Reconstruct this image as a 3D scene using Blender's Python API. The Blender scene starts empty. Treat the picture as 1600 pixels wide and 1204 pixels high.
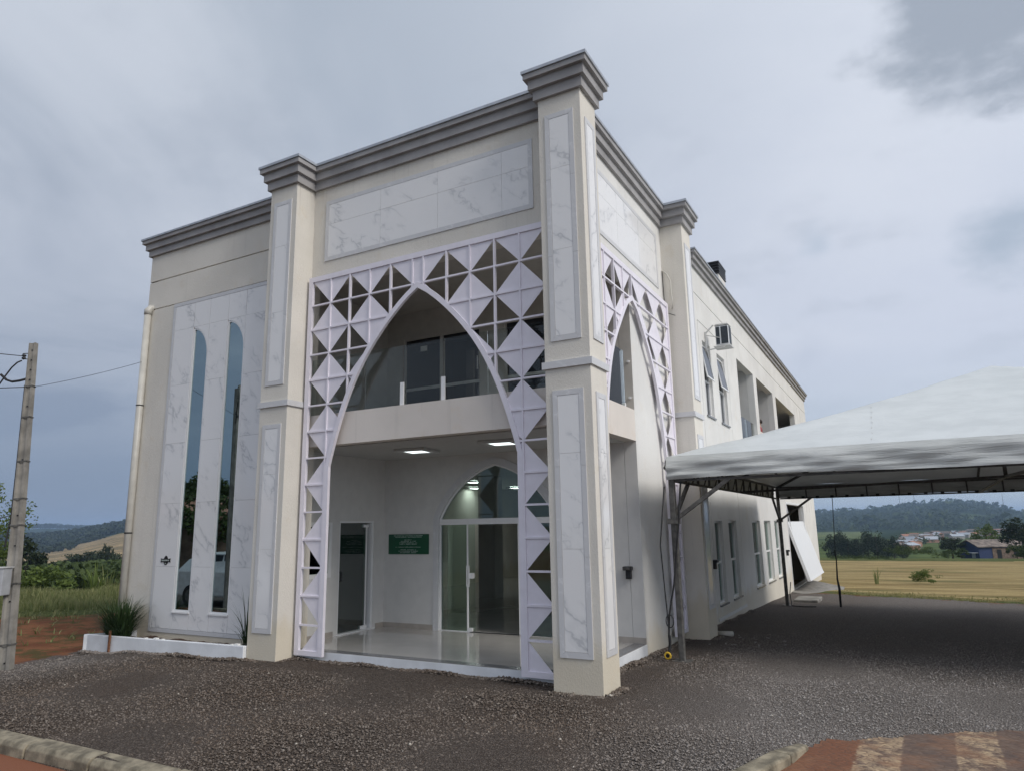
import bpy, bmesh, math, random
import numpy as np
from mathutils import Vector, Matrix
from mathutils.geometry import tessellate_polygon
random.seed(7); np.random.seed(7)
D = bpy.data
scene = bpy.context.scene
COL = scene.collection
R = math.radians

# ------------------------------------------------------------------ camera
CAM = Vector((3.1397, -7.7757, 1.9))
def _cam_axes(yaw=0.4999, pitch=0.2000, roll=-0.0177):
    cy, sy, cp, sp = math.cos(yaw), math.sin(yaw), math.cos(pitch), math.sin(pitch)
    f = Vector((-sy*cp, cy*cp, sp)); r = Vector((cy, sy, 0)); u = r.cross(f)
    cr, sr = math.cos(roll), math.sin(roll)
    return r*cr + u*sr, u*cr - r*sr, f
_r, _u, _f = _cam_axes()
cam_data = D.cameras.new("camera")
cam = D.objects.new("camera", cam_data); COL.objects.link(cam)
cam.matrix_world = Matrix((( _r.x, _u.x, -_f.x, CAM.x), (_r.y, _u.y, -_f.y, CAM.y), (_r.z, _u.z, -_f.z, CAM.z), (0, 0, 0, 1)))
cam_data.sensor_width = 36.0; cam_data.lens = 36.0*1086.39/1600.0
cam_data.clip_start = 0.05; cam_data.clip_end = 9000
scene.camera = cam

# ------------------------------------------------------------------ view and world
scene.view_settings.view_transform = 'Standard'
scene.view_settings.look = 'None'
scene.view_settings.gamma = 1.0
scene.view_settings.use_curve_mapping = False
scene.view_settings.exposure = 0.20
scene.cycles.use_denoising = True
scene.cycles.max_bounces = 8
scene.cycles.transparent_max_bounces = 24
scene.cycles.volume_bounces = 0

SUN_AZ = R(103)      # measured from +Y (north) clockwise to +X
SUN_EL = R(38)
world = D.worlds.new("World"); scene.world = world; world.use_nodes = True
wn, wl = world.node_tree.nodes, world.node_tree.links
wn.clear()
def N(nodes, t, **kw):
    n = nodes.new(t)
    for k, v in kw.items():
        if k.startswith('i_'):
            key = k[2:]
            key = int(key) if key.isdigit() else key.replace('_', ' ')
            n.inputs[key].default_value = v
        else: setattr(n, k, v)
    return n
out = N(wn, 'ShaderNodeOutputWorld')
sky = N(wn, 'ShaderNodeTexSky', sky_type='NISHITA', sun_disc=False)
sky.sun_elevation = SUN_EL; sky.sun_rotation = SUN_AZ
bg_sky = N(wn, 'ShaderNodeBackground', i_Strength=0.07); wl.new(sky.outputs[0], bg_sky.inputs[0])
tc = N(wn, 'ShaderNodeTexCoord')
sep = N(wn, 'ShaderNodeSeparateXYZ'); wl.new(tc.outputs['Generated'], sep.inputs[0])
def wm(op, a, b=None, c=None, clamp=False):
    n = N(wn, 'ShaderNodeMath', operation=op); n.use_clamp = clamp
    for i, v in enumerate((a, b, c)):
        if v is None: continue
        if isinstance(v, (int, float)): n.inputs[i].default_value = v
        else: wl.new(v, n.inputs[i])
    return n.outputs[0]
def wmix(f, a, b):
    n = N(wn, 'ShaderNodeMix', data_type='RGBA')
    if isinstance(f, (int, float)): n.inputs[0].default_value = f
    else: wl.new(f, n.inputs[0])
    for i, v in ((6, a), (7, b)):
        if isinstance(v, tuple): n.inputs[i].default_value = (*v, 1)
        else: wl.new(v, n.inputs[i])
    return n.outputs[2]
def wramp(v, lo, hi):
    n = N(wn, 'ShaderNodeMapRange', interpolation_type='SMOOTHSTEP'); wl.new(v, n.inputs[0])
    n.inputs[1].default_value = lo; n.inputs[2].default_value = hi
    return n.outputs[0]
zc = wm('MAXIMUM', sep.outputs[2], 0.0)
# overcast dome: blue-grey low in the west (left of the view), paler high and to the east
low = wmix(wramp(sep.outputs[0], -0.95, 0.1), (0.200, 0.255, 0.375), (0.50, 0.59, 0.69))
mid = wmix(wramp(sep.outputs[0], -0.90, 0.1), (0.29, 0.34, 0.44), (0.66, 0.71, 0.83))
high = wmix(wramp(sep.outputs[0], -0.70, 0.2), (0.44, 0.50, 0.59), (0.74, 0.79, 0.89))
c1 = wmix(wramp(zc, 0.02, 0.24), low, mid)
c2 = wmix(wramp(zc, 0.24, 0.62), c1, high)
# cloud layers on a flat ceiling
den = wm('ADD', zc, 0.16)
comb = N(wn, 'ShaderNodeCombineXYZ'); wl.new(wm('DIVIDE', sep.outputs[0], den), comb.inputs[0]); wl.new(wm('DIVIDE', sep.outputs[1], den), comb.inputs[1])
n1 = N(wn, 'ShaderNodeTexNoise', i_Scale=0.85, i_Detail=7.0, i_Roughness=0.52, i_Distortion=0.5); wl.new(comb.outputs[0], n1.inputs[0])
n2 = N(wn, 'ShaderNodeTexNoise', i_Scale=2.1, i_Detail=6.0, i_Roughness=0.55); wl.new(comb.outputs[0], n2.inputs[0])
lightc = wm('MULTIPLY', wramp(n1.outputs[0], 0.44, 0.64), wramp(zc, 0.02, 0.40))
c3 = wmix(wm('MULTIPLY', lightc, 0.50), c2, (0.80, 0.84, 0.92))
darkc = wm('MULTIPLY', wramp(n2.outputs[0], 0.50, 0.72), wramp(zc, 0.08, 0.34))
c4 = wmix(wm('MULTIPLY', darkc, 0.38), c3, (0.36, 0.41, 0.50))
n3 = N(wn, 'ShaderNodeTexNoise', i_Scale=3.4, i_Detail=8.0, i_Roughness=0.58); wl.new(comb.outputs[0], n3.inputs[0])
def lump(az, el, r0, r1, amt, col, c_in):      # a darker cloud with its own ragged outline
    d = (-math.sin(R(az))*math.cos(R(el)), math.cos(R(az))*math.cos(R(el)), math.sin(R(el)))
    vn = N(wn, 'ShaderNodeVectorMath', operation='DISTANCE'); wl.new(tc.outputs['Generated'], vn.inputs[0]); vn.inputs[1].default_value = d
    dd = wm('ADD', vn.outputs['Value'], wm('MULTIPLY', wm('SUBTRACT', n3.outputs[0], 0.5), r1*2.2))
    f = N(wn, 'ShaderNodeMapRange', interpolation_type='SMOOTHSTEP'); wl.new(dd, f.inputs[0]); f.inputs[1].default_value = r0; f.inputs[2].default_value = r1; f.inputs[3].default_value = amt; f.inputs[4].default_value = 0
    return wmix(f.outputs[0], c_in, col)
c4 = lump(-11.0, 34.0, 0.07, 0.155, 0.9, (0.36, 0.41, 0.49), c4)
c4 = lump(-8.3, 18.5, 0.0, 0.065, 0.8, (0.42, 0.50, 0.61), c4)
c4 = lump(3.5, 20.5, -0.01, 0.030, 0.6, (0.45, 0.54, 0.66), c4)
c4 = lump(5.0, 12.5, -0.03, 0.035, 0.45, (0.46, 0.52, 0.64), c4)
bg_cl = N(wn, 'ShaderNodeBackground', i_Strength=0.89); wl.new(c4, bg_cl.inputs[0])
mixs = N(wn, 'ShaderNodeMixShader', i_0=0.90); wl.new(bg_sky.outputs[0], mixs.inputs[1]); wl.new(bg_cl.outputs[0], mixs.inputs[2])
wl.new(mixs.outputs[0], out.inputs[0])

sun_data = D.lights.new("sun", 'SUN'); sun = D.objects.new("sun", sun_data); COL.objects.link(sun)
sun_data.energy = 1.9; sun_data.angle = R(24); sun_data.color = (1.0, 0.95, 0.88)
_sd = Vector((math.sin(SUN_AZ)*math.cos(SUN_EL), math.cos(SUN_AZ)*math.cos(SUN_EL), math.sin(SUN_EL)))
sun.rotation_euler = _sd.to_track_quat('Z', 'Y').to_euler()
sun.location = (20, -20, 40)

# ------------------------------------------------------------------ material helpers
def new_mat(name):
    m = D.materials.new(name); m.use_nodes = True
    nt = m.node_tree; nt.nodes.clear()
    o = nt.nodes.new('ShaderNodeOutputMaterial'); b = nt.nodes.new('ShaderNodeBsdfPrincipled')
    nt.links.new(b.outputs[0], o.inputs[0])
    return m, nt.nodes, nt.links, b
def mixc(ns, ls, f, a, b, blend='MIX'):
    n = ns.new('ShaderNodeMix'); n.data_type = 'RGBA'; n.blend_type = blend
    if isinstance(f, (int, float)): n.inputs[0].default_value = f
    else: ls.new(f, n.inputs[0])
    for i, v in ((6, a), (7, b)):
        if isinstance(v, tuple): n.inputs[i].default_value = (*v, 1)
        else: ls.new(v, n.inputs[i])
    return n.outputs[2]
def rng(ns, ls, v, lo, hi, a=0.0, b=1.0, smooth=True):
    n = ns.new('ShaderNodeMapRange'); n.interpolation_type = 'SMOOTHSTEP' if smooth else 'LINEAR'
    ls.new(v, n.inputs[0]); n.inputs[1].default_value = lo; n.inputs[2].default_value = hi
    n.inputs[3].default_value = a; n.inputs[4].default_value = b
    return n.outputs[0]
def mth(ns, ls, op, a, b=None):
    n = ns.new('ShaderNodeMath'); n.operation = op
    for i, v in enumerate((a, b)):
        if v is None: continue
        if isinstance(v, (int, float)): n.inputs[i].default_value = v
        else: ls.new(v, n.inputs[i])
    return n.outputs[0]
def coords(ns, ls, scale=(1, 1, 1), rand=False, rot=(0, 0, 0)):
    t = ns.new('ShaderNodeTexCoord'); mp = ns.new('ShaderNodeMapping')
    ls.new(t.outputs['Object'], mp.inputs[0]); mp.inputs['Scale'].default_value = scale; mp.inputs['Rotation'].default_value = rot
    if rand:
        oi = ns.new('ShaderNodeObjectInfo'); vm = ns.new('ShaderNodeVectorMath'); vm.operation = 'SCALE'
        c = ns.new('ShaderNodeCombineXYZ')
        for i, k in enumerate((17.3, 41.1, 29.7)): ls.new(mth(ns, ls, 'MULTIPLY', oi.outputs['Random'], k), c.inputs[i])
        ls.new(c.outputs[0], mp.inputs['Location'])
    return mp.outputs[0]
def noise(ns, ls, vec, scale, detail=4.0, rough=0.55, dist=0.0):
    n = ns.new('ShaderNodeTexNoise'); n.inputs['Scale'].default_value = scale; n.inputs['Detail'].default_value = detail
    n.inputs['Roughness'].default_value = rough; n.inputs['Distortion'].default_value = dist
    ls.new(vec, n.inputs['Vector']); return n.outputs[0]
def bump(ns, ls, b, h, strength, dist=0.01):
    n = ns.new('ShaderNodeBump'); n.inputs['Strength'].default_value = strength; n.inputs['Distance'].default_value = dist
    ls.new(h, n.inputs['Height']); ls.new(n.outputs[0], b.inputs['Normal'])
def plain(name, col, rough=0.6, metal=0.0, var=0.06, bumps=0.0, spec=0.5, vscale=6.0):
    m, ns, ls, b = new_mat(name)
    v = coords(ns, ls)
    nz = noise(ns, ls, v, vscale, 5)
    d = tuple(max(0, c*(1-var*2.2)) for c in col); l = tuple(min(1, c*(1+var)) for c in col)
    ls.new(mixc(ns, ls, rng(ns, ls, nz, 0.3, 0.7), d, l), b.inputs['Base Color'])
    b.inputs['Roughness'].default_value = rough; b.inputs['Metallic'].default_value = metal
    b.inputs['Specular IOR Level'].default_value = spec
    if bumps: bump(ns, ls, b, noise(ns, ls, v, 60, 3), bumps, 0.004)
    return m
def stucco(name, col, stain=(0.56, 0.47, 0.30), stain_top=0.35, grain=0.5, streak=0.25, base_z=0.0):
    m, ns, ls, b = new_mat(name)
    v = coords(ns, ls)
    geo = ns.new('ShaderNodeTexCoord'); sp = ns.new('ShaderNodeSeparateXYZ'); ls.new(geo.outputs['Object'], sp.inputs[0])
    big = noise(ns, ls, v, 0.9, 5)
    c = mixc(ns, ls, rng(ns, ls, big, 0.35, 0.68), tuple(x*0.90 for x in col), col)
    c = mixc(ns, ls, rng(ns, ls, noise(ns, ls, v, 3.3, 6, 0.65), 0.56, 0.70, 0, 0.5), c, (col[0]*0.90, col[1]*0.86, col[2]*0.80))
    vs = coords(ns, ls, (9, 9, 0.35))
    st = noise(ns, ls, vs, 1.0, 5, 0.6)
    c = mixc(ns, ls, mth(ns, ls, 'MULTIPLY', rng(ns, ls, st, 0.57, 0.78), streak), c, tuple(x*0.66 for x in col))
    # drip marks that start under the cornice and the marble ledge
    dm = noise(ns, ls, coords(ns, ls, (22, 22, 0.30)), 1.0, 5, 0.65)
    zr = mth(ns, ls, 'ADD', rng(ns, ls, sp.outputs[2], 6.9, 7.62), mth(ns, ls, 'MULTIPLY', rng(ns, ls, sp.outputs[2], 5.95, 6.30), rng(ns, ls, sp.outputs[2], 6.30, 6.34, 1, 0)))
    c = mixc(ns, ls, mth(ns, ls, 'MULTIPLY', rng(ns, ls, dm, 0.56, 0.72, 0, 0.34), zr), c, (0.36, 0.31, 0.25))
    # splash of red soil close to the ground, with its own ragged shape
    nz = noise(ns, ls, coords(ns, ls, (3, 3, 1.2)), 1.3, 5)
    hh = mth(ns, ls, 'SUBTRACT', sp.outputs[2], mth(ns, ls, 'MULTIPLY', nz, 0.75))
    f = rng(ns, ls, hh, base_z+stain_top-0.38, base_z+stain_top-0.02, 0.42, 0.0)
    c = mixc(ns, ls, f, c, stain)
    fine = noise(ns, ls, v, 70, 3, 0.6)
    c = mixc(ns, ls, rng(ns, ls, fine, 0.30, 0.5, 0.16, 0.0), c, tuple(x*0.6 for x in col))
    ls.new(c, b.inputs['Base Color']); b.inputs['Roughness'].default_value = 0.92
    b.inputs['Specular IOR Level'].default_value = 0.2
    rake = noise(ns, ls, coords(ns, ls, (1, 1, 0.55)), 55, 4, 0.65)
    bump(ns, ls, b, rake, grain, 0.012)
    return m
def marble(name, base, vein, vscale=1.0, rough=0.12, amount=0.75):
    m, ns, ls, b = new_mat(name)
    tcn = ns.new('ShaderNodeTexCoord'); rm = ns.new('ShaderNodeMapping'); ls.new(tcn.outputs['Object'], rm.inputs[0]); rm.inputs['Rotation'].default_value = (0.62, 0.72, 0.0)
    sm_ = ns.new('ShaderNodeMapping'); ls.new(rm.outputs[0], sm_.inputs[0]); sm_.inputs['Scale'].default_value = (1.15*vscale, 1.15*vscale, 0.38*vscale)
    oi = ns.new('ShaderNodeObjectInfo'); cmb = ns.new('ShaderNodeCombineXYZ')
    for i, k in enumerate((17.3, 41.1, 29.7)): ls.new(mth(ns, ls, 'MULTIPLY', oi.outputs['Random'], k), cmb.inputs[i])
    ls.new(cmb.outputs[0], sm_.inputs['Location']); v = sm_.outputs[0]
    w = noise(ns, ls, v, 2.2, 6, 0.62, 0.2)
    dv = ns.new('ShaderNodeVectorMath'); dv.operation = 'ADD'; sc = ns.new('ShaderNodeCombineXYZ')
    for i in range(3): ls.new(mth(ns, ls, 'MULTIPLY', w, 0.42), sc.inputs[i])
    ls.new(v, dv.inputs[0]); ls.new(sc.outputs[0], dv.inputs[1])
    n = ns.new('ShaderNodeTexNoise'); n.inputs['Scale'].default_value = 2.3; n.inputs['Detail'].default_value = 3; ls.new(dv.outputs[0], n.inputs['Vector'])
    ridge = mth(ns, ls, 'ABSOLUTE', mth(ns, ls, 'SUBTRACT', n.outputs[0], 0.5))
    f = rng(ns, ls, ridge, 0.0, 0.020, 1.0, 0.0)
    patch = rng(ns, ls, noise(ns, ls, v, 1.9, 3), 0.46, 0.64)
    f = mth(ns, ls, 'MULTIPLY', mth(ns, ls, 'MULTIPLY', f, patch), amount)
    soft = rng(ns, ls, ridge, 0.0, 0.09, 0.22, 0.0)
    c = mixc(ns, ls, mth(ns, ls, 'MULTIPLY', soft, patch), base, vein)
    c = mixc(ns, ls, f, c, vein)
    ls.new(c, b.inputs['Base Color']); b.inputs['Roughness'].default_value = rough
    return m
def glass(name, tint=(0.75, 0.82, 0.80), refl=1.0, ior=1.5, dark=0.0, darkcol=(0.02, 0.025, 0.03)):
    m = D.materials.new(name); m.use_nodes = True; nt = m.node_tree; ns, ls = nt.nodes, nt.links; ns.clear()
    o = ns.new('ShaderNodeOutputMaterial'); tr = ns.new('ShaderNodeBsdfTransparent'); tr.inputs[0].default_value = (*tint, 1)
    gl = ns.new('ShaderNodeBsdfGlossy'); gl.inputs['Roughness'].default_value = 0.01
    gl.inputs['Color'].default_value = (*refl, 1) if isinstance(refl, tuple) else (refl, refl, refl, 1)
    fr = ns.new('ShaderNodeFresnel'); fr.inputs[0].default_value = ior
    mx = ns.new('ShaderNodeMixShader'); ls.new(fr.outputs[0], mx.inputs[0]); ls.new(gl.outputs[0], mx.inputs[2])
    if dark > 0:
        df = ns.new('ShaderNodeBsdfDiffuse'); df.inputs[0].default_value = (*darkcol, 1)
        m2 = ns.new('ShaderNodeMixShader'); m2.inputs[0].default_value = dark
        ls.new(tr.outputs[0], m2.inputs[1]); ls.new(df.outputs[0], m2.inputs[2]); ls.new(m2.outputs[0], mx.inputs[1])
    else: ls.new(tr.outputs[0], mx.inputs[1])
    ls.new(mx.outputs[0], o.inputs[0]); return m
def emis(name, col, s):
    m, ns, ls, b = new_mat(name)
    b.inputs['Base Color'].default_value = (0.8, 0.8, 0.8, 1); b.inputs['Emission Color'].default_value = (*col, 1); b.inputs['Emission Strength'].default_value = s
    return m

CREAM = (0.735, 0.700, 0.635)
M = dict(
    stucco=stucco('cream_stucco', CREAM),
    stucco_side=stucco('cream_stucco_side', (0.76, 0.75, 0.725), streak=0.16, base_z=-0.3),
    smooth=stucco('smooth_beige_plaster', (0.74, 0.685, 0.63), grain=0.12, stain_top=-5, streak=0.45),
    white_wall=plain('white_wall_paint', (0.66, 0.65, 0.63), 0.6, var=0.02),
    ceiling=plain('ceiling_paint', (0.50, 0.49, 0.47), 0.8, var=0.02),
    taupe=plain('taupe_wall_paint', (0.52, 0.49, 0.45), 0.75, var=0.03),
    cornice=plain('grey_cornice_paint', (0.345, 0.335, 0.335), 0.7, var=0.09, bumps=0.2, vscale=2.2),
    flashing=plain('metal_flashing', (0.45, 0.47, 0.50), 0.4, 0.6),
    marble=marble('white_marble_tile', (0.80, 0.795, 0.795), (0.44, 0.45, 0.47), amount=0.6),
    border=marble('grey_marble_border', (0.60, 0.60, 0.61), (0.78, 0.78, 0.79), 3.0, 0.35, 0.6),
    grille=plain('lilac_white_metal_paint', (0.80, 0.765, 0.835), 0.38, var=0.02),
    granite=plain('grey_granite', (0.20, 0.20, 0.205), 0.18, var=0.2, vscale=90),
    porcelain=plain('polished_porcelain', (0.47, 0.455, 0.43), 0.035, var=0.04, vscale=1.5, spec=0.9),
    skirting=plain('beige_skirting_tile', (0.42, 0.38, 0.34), 0.3),
    alu=plain('white_aluminium', (0.80, 0.80, 0.80), 0.35, 0.0, var=0.01),
    dark_rubber=plain('black_rubber', (0.015, 0.015, 0.017), 0.5),
    black=plain('black_plastic', (0.012, 0.012, 0.014), 0.35),
    green=plain('green_sign_face', (0.008, 0.085, 0.040), 0.35, var=0.03),
    lettering=plain('pale_lettering', (0.62, 0.70, 0.66), 0.5),
    steel=plain('grey_galvanised_steel', (0.14, 0.135, 0.125), 0.6, 0.3, var=0.2, vscale=12),
    steel_dark=plain('dull_dark_steel', (0.10, 0.095, 0.09), 0.6, 0.4, var=0.2, vscale=12),
    pvc=plain('cream_pvc', (0.56, 0.54, 0.49), 0.4, var=0.05),
    concrete=plain('grey_concrete', (0.25, 0.235, 0.21), 0.9, var=0.16, bumps=0.6, vscale=4),
    kerb=plain('kerb_concrete', (0.27, 0.235, 0.17), 0.95, var=0.25, bumps=0.9, vscale=7),
    planter=plain('white_planter_paint', (0.72, 0.74, 0.77), 0.7, var=0.05, bumps=0.2, vscale=3),
    soil=plain('brown_soil', (0.075, 0.042, 0.028), 1.0, var=0.3, bumps=1.0, vscale=20),
    rust=plain('rusty_steel', (0.20, 0.085, 0.04), 0.9, var=0.3, vscale=30),
    white_rock=plain('white_rock', (0.7, 0.7, 0.68), 0.9),
    strap=plain('black_webbing', (0.02, 0.02, 0.022), 0.8),
    yellow=plain('yellow_plastic', (0.62, 0.40, 0.03), 0.5, var=0.1, vscale=20),
    coil=plain('dark_blue_coil', (0.025, 0.035, 0.05), 0.5, var=0.25, vscale=40),
    box_grey=plain('grey_meter_box', (0.40, 0.41, 0.43), 0.5),
    window_glass=glass('tinted_mirror_glass', (0.16, 0.19, 0.19), (0.66, 0.82, 0.86), 6.0),
    door_glass=glass('green_tint_glass', (0.86, 0.92, 0.89), (0.85, 0.93, 0.90), 1.5),
    side_glass=glass('reflecting_door_glass', (0.80, 0.86, 0.83), (0.80, 0.88, 0.85), 2.5),
    balcony_glass=glass('dark_door_glass', (0.10, 0.12, 0.14), 0.9, 1.6, 0.6, (0.022, 0.032, 0.048)),
    vent_glass=glass('grey_vent_glass', (0.35, 0.37, 0.38), 0.9, 2.2),
    rail_glass=glass('clear_rail_glass', (0.88, 0.92, 0.91), 0.9, 1.32),
    lamp=emis('lamp_diffuser', (0.88, 1.0, 0.98), 1.6),
    hall_lamp=emis('hall_lamp_diffuser', (0.9, 1.0, 0.97), 8.0),
    lamp_frame=plain('lamp_frame', (0.55, 0.55, 0.54), 0.5),
    curtain=plain('grey_roller_blind', (0.30, 0.29, 0.27), 0.9),
    inner_dark=plain('inner_grey_wall', (0.70, 0.71, 0.69), 0.9, var=0.03),
)

# ------------------------------------------------------------------ mesh helpers
def tag(o, label=None, cat=None, group=None, kind=None):
    if label: o['label'] = label
    if cat: o['category'] = cat
    if group: o['group'] = group
    if kind: o['kind'] = kind
    return o
def empty(name, loc=(0, 0, 0), rz=0.0, **kw):
    o = D.objects.new(name, None); COL.objects.link(o); o.location = loc; o.rotation_euler = (0, 0, rz)
    o.empty_display_size = 0.2
    return tag(o, **kw)
def link(name, mesh, parent=None, loc=(0, 0, 0)):
    o = D.objects.new(name, mesh); COL.objects.link(o); o.location = loc
    if parent: o.parent = parent
    return o
class MB:
    def __init__(s): s.v = []; s.f = []
    def box(s, x0, x1, y0, y1, z0, z1):
        b = len(s.v)
        s.v += [(x0, y0, z0), (x1, y0, z0), (x1, y1, z0), (x0, y1, z0), (x0, y0, z1), (x1, y0, z1), (x1, y1, z1), (x0, y1, z1)]
        s.f += [tuple(b+i for i in q) for q in ((0, 3, 2, 1), (4, 5, 6, 7), (0, 1, 5, 4), (1, 2, 6, 5), (2, 3, 7, 6), (3, 0, 4, 7))]
        return s
    def bar(s, a, b, w, h=None, up=(0, 0, 1)):
        a, b = Vector(a), Vector(b); h = h or w; d = (b-a).normalized(); upv = Vector(up)
        if abs(d.dot(upv)) > 0.98: upv = Vector((1, 0, 0)) if abs(d.x) < 0.9 else Vector((0, 1, 0))
        r = d.cross(upv).normalized(); u = r.cross(d)
        n = len(s.v)
        for p in (a, b):
            for i, j in ((-1, -1), (1, -1), (1, 1), (-1, 1)): s.v.append(tuple(p + r*(i*w/2) + u*(j*h/2)))
        s.f += [tuple(n+i for i in q) for q in ((3, 2, 1, 0), (4, 5, 6, 7), (0, 1, 5, 4), (1, 2, 6, 5), (2, 3, 7, 6), (3, 0, 4, 7))]
        return s
    def tube(s, pts, rad, n=8, caps=True):
        pts = [Vector(p) for p in pts]; rads = rad if isinstance(rad, (list, tuple)) else [rad]*len(pts)
        base = len(s.v); prev = None
        for i, p in enumerate(pts):
            d = (pts[min(i+1, len(pts)-1)] - pts[max(i-1, 0)]).normalized()
            if prev is None:
                t = Vector((0, 0, 1)) if abs(d.z) < 0.9 else Vector((1, 0, 0)); r = d.cross(t).normalized()
            else:
                r = (prev - d*prev.dot(d)).normalized()
            prev = r; u = r.cross(d)
            for k in range(n):
                a = 2*math.pi*k/n; s.v.append(tuple(p + (r*math.cos(a)+u*math.sin(a))*rads[i]))
        for i in range(len(pts)-1):
            for k in range(n):
                a, b = base+i*n+k, base+i*n+(k+1) % n; s.f.append((a, a+n, b+n, b))
        if caps:
            s.f.append(tuple(base+k for k in range(n))); s.f.append(tuple(base+(len(pts)-1)*n+k for k in reversed(range(n))))
        return s
    def prism(s, outer, w0, w1, mp, holes=()):
        """2D polygon (u,v) with holes, extruded from w0 to w1; mp(u,v,w)->xyz"""
        polys = [[Vector((u, v, 0)) for u, v in outer]] + [[Vector((u, v, 0)) for u, v in h] for h in holes]
        tris = tessellate_polygon(polys); flat = [p for q in polys for p in q]; n = len(flat); b = len(s.v)
        for w in (w0, w1):
            s.v += [tuple(mp(p.x, p.y, w)) for p in flat]
        for t in tris:
            s.f.append(tuple(b+i for i in t)); s.f.append(tuple(b+n+i for i in reversed(t)))
        o = b
        for q in polys:
            m = len(q)
            for i in range(m):
                j = (i+1) % m; s.f.append((o+i, o+j, o+n+j, o+n+i))
            o += m
        return s
    def build(s, name, mat=None, parent=None, smooth=False, bevel=0.0, loc=(0, 0, 0)):
        me = D.meshes.new(name); me.from_pydata(s.v, [], s.f); me.update()
        bm = bmesh.new(); bm.from_mesh(me); bmesh.ops.recalc_face_normals(bm, faces=bm.faces); bm.to_mesh(me); bm.free()
        if smooth: me.polygons.foreach_set('use_smooth', [True]*len(me.polygons))
        if mat: me.materials.append(mat)
        o = link(name, me, parent, loc)
        if bevel:
            bv = o.modifiers.new('edge', 'BEVEL'); bv.width = bevel; bv.segments = 2; bv.limit_method = 'ANGLE'
        return o
def FX(u, v, w): return (u, w, v)         # front plane: u=x v=z w=y
def SX(u, v, w): return (w, u, v)         # side plane:  u=y v=z w=x
def rect(u0, u1, v0, v1): return [(u0, v0), (u1, v0), (u1, v1), (u0, v1)]
def np_mesh(name, verts, faces, mat, parent=None, smooth=False, attrs=None):
    """verts (n,3), faces (m,k) arrays"""
    me = D.meshes.new(name); verts = np.asarray(verts, np.float32); faces = np.asarray(faces, np.int32)
    k = faces.shape[1]; m = len(faces)
    me.vertices.add(len(verts)); me.vertices.foreach_set('co', verts.ravel())
    me.loops.add(m*k); me.loops.foreach_set('vertex_index', faces.ravel())
    me.polygons.add(m); me.polygons.foreach_set('loop_start', np.arange(0, m*k, k, dtype=np.int32))
    if smooth: me.polygons.foreach_set('use_smooth', np.ones(m, bool))
    me.update(calc_edges=True)
    if attrs:
        for an, arr in attrs.items():
            if arr.ndim == 1:
                a = me.attributes.new(an, 'FLOAT', 'POINT'); a.data.foreach_set('value', arr.astype(np.float32))
            else:
                a = me.color_attributes.new(an, 'FLOAT_COLOR', 'POINT')
                a.data.foreach_set('color', np.c_[arr, np.ones(len(arr))].astype(np.float32).ravel())
    if mat: me.materials.append(mat)
    return link(name, me, parent)

# ------------------------------------------------------------------ terrain
def sstep(x, a, b):
    t = np.clip((x-a)/(b-a), 0, 1); return t*t*(3-2*t)
AZ_R = ([-60, -12, -7, -5.5, -3.6, -2.4, -0.9, 1.5, 3, 4.9, 8, 20], [0.3, 0.15, 0.10, 0.55, 0.88, 0.95, 0.74, 0.55, 0.45, 0.38, 0.4, 0.6])
AZ_L2 = ([20, 45, 56, 58, 60, 62, 64, 66, 80, 110], [0.4, 0.5, 0.35, 0.30, 0.30, 0.45, 0.38, 0.36, 0.4, 0.3])
def H(x, y):
    x = np.asarray(x, float); y = np.asarray(y, float)
    z = -0.028*np.clip(y-1.5, 0, 30) - 0.017*np.clip(y-31.5, 0, 32) - 0.09*sstep(-x, 7.5, 9.6)*sstep(y, -6, -3.0)*(1-sstep(-x, 11, 14))
    dr = y - 58.0 - 0.10*np.abs(x-3)
    east = sstep(x + 0.35*y, -25, 5)
    z = z - east*(0.040*np.clip(dr, 0, 40) + 0.052*np.clip(dr-40, 0, 160))
    dl = (-x*0.87 + y*0.5) - 24.0
    west = 1-east
    z = z - west*(0.17*np.clip(dl, 0, 22) + 0.06*np.clip(dl-22, 0, 120))
    z = np.maximum(z, -11.5)
    r = np.hypot(x-CAM.x, y-CAM.y); az = np.degrees(np.arctan2(-(x-CAM.x), y-CAM.y))
    hr = 1.9 + 2000*np.tan(np.radians(np.interp(az, *AZ_R)))
    e_r = sstep(az, 38, 22)*sstep(az, -100, -60) if False else (1-sstep(az, 22, 38))*sstep(az, -110, -60)
    z = z + e_r*(hr+11.5)*sstep(r, 900, 2000)
    # western hills: field slope, forested ridge, far ridge
    e_l = sstep(az, 22, 38)*(1-sstep(az, 110, 140))
    tan_top = np.interp(az, [40, 56, 57.7, 59, 60.3, 61.5, 64, 70, 90], [0.3, 0.15, 0.0, -0.4, -0.75, -1.0, -1.1, -1.0, -0.8])
    ridge = np.interp(az, [40, 56, 57.6, 58.6, 59.6, 61, 63, 66, 90], [0.75, 0.66, 0.55, 0.38, 0.15, -0.08, -0.22, -0.3, -0.2])
    zt = 1.9 + 760*np.tan(np.radians(tan_top)); zr = 1.9 + 1150*np.tan(np.radians(ridge))
    zf = 1.9 + 2500*np.tan(np.radians(np.interp(az, *AZ_L2)))
    base = z
    zz = base + (zt-base)*sstep(r, 260, 780)
    zz = zz + (zr-zz)*sstep(r, 780, 1150)
    zz = zz + (zf-zz)*sstep(r, 1400, 2500)
    z = z*(1-e_l) + zz*e_l
    return z
def Hs(x, y): return float(H(x, y))

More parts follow.
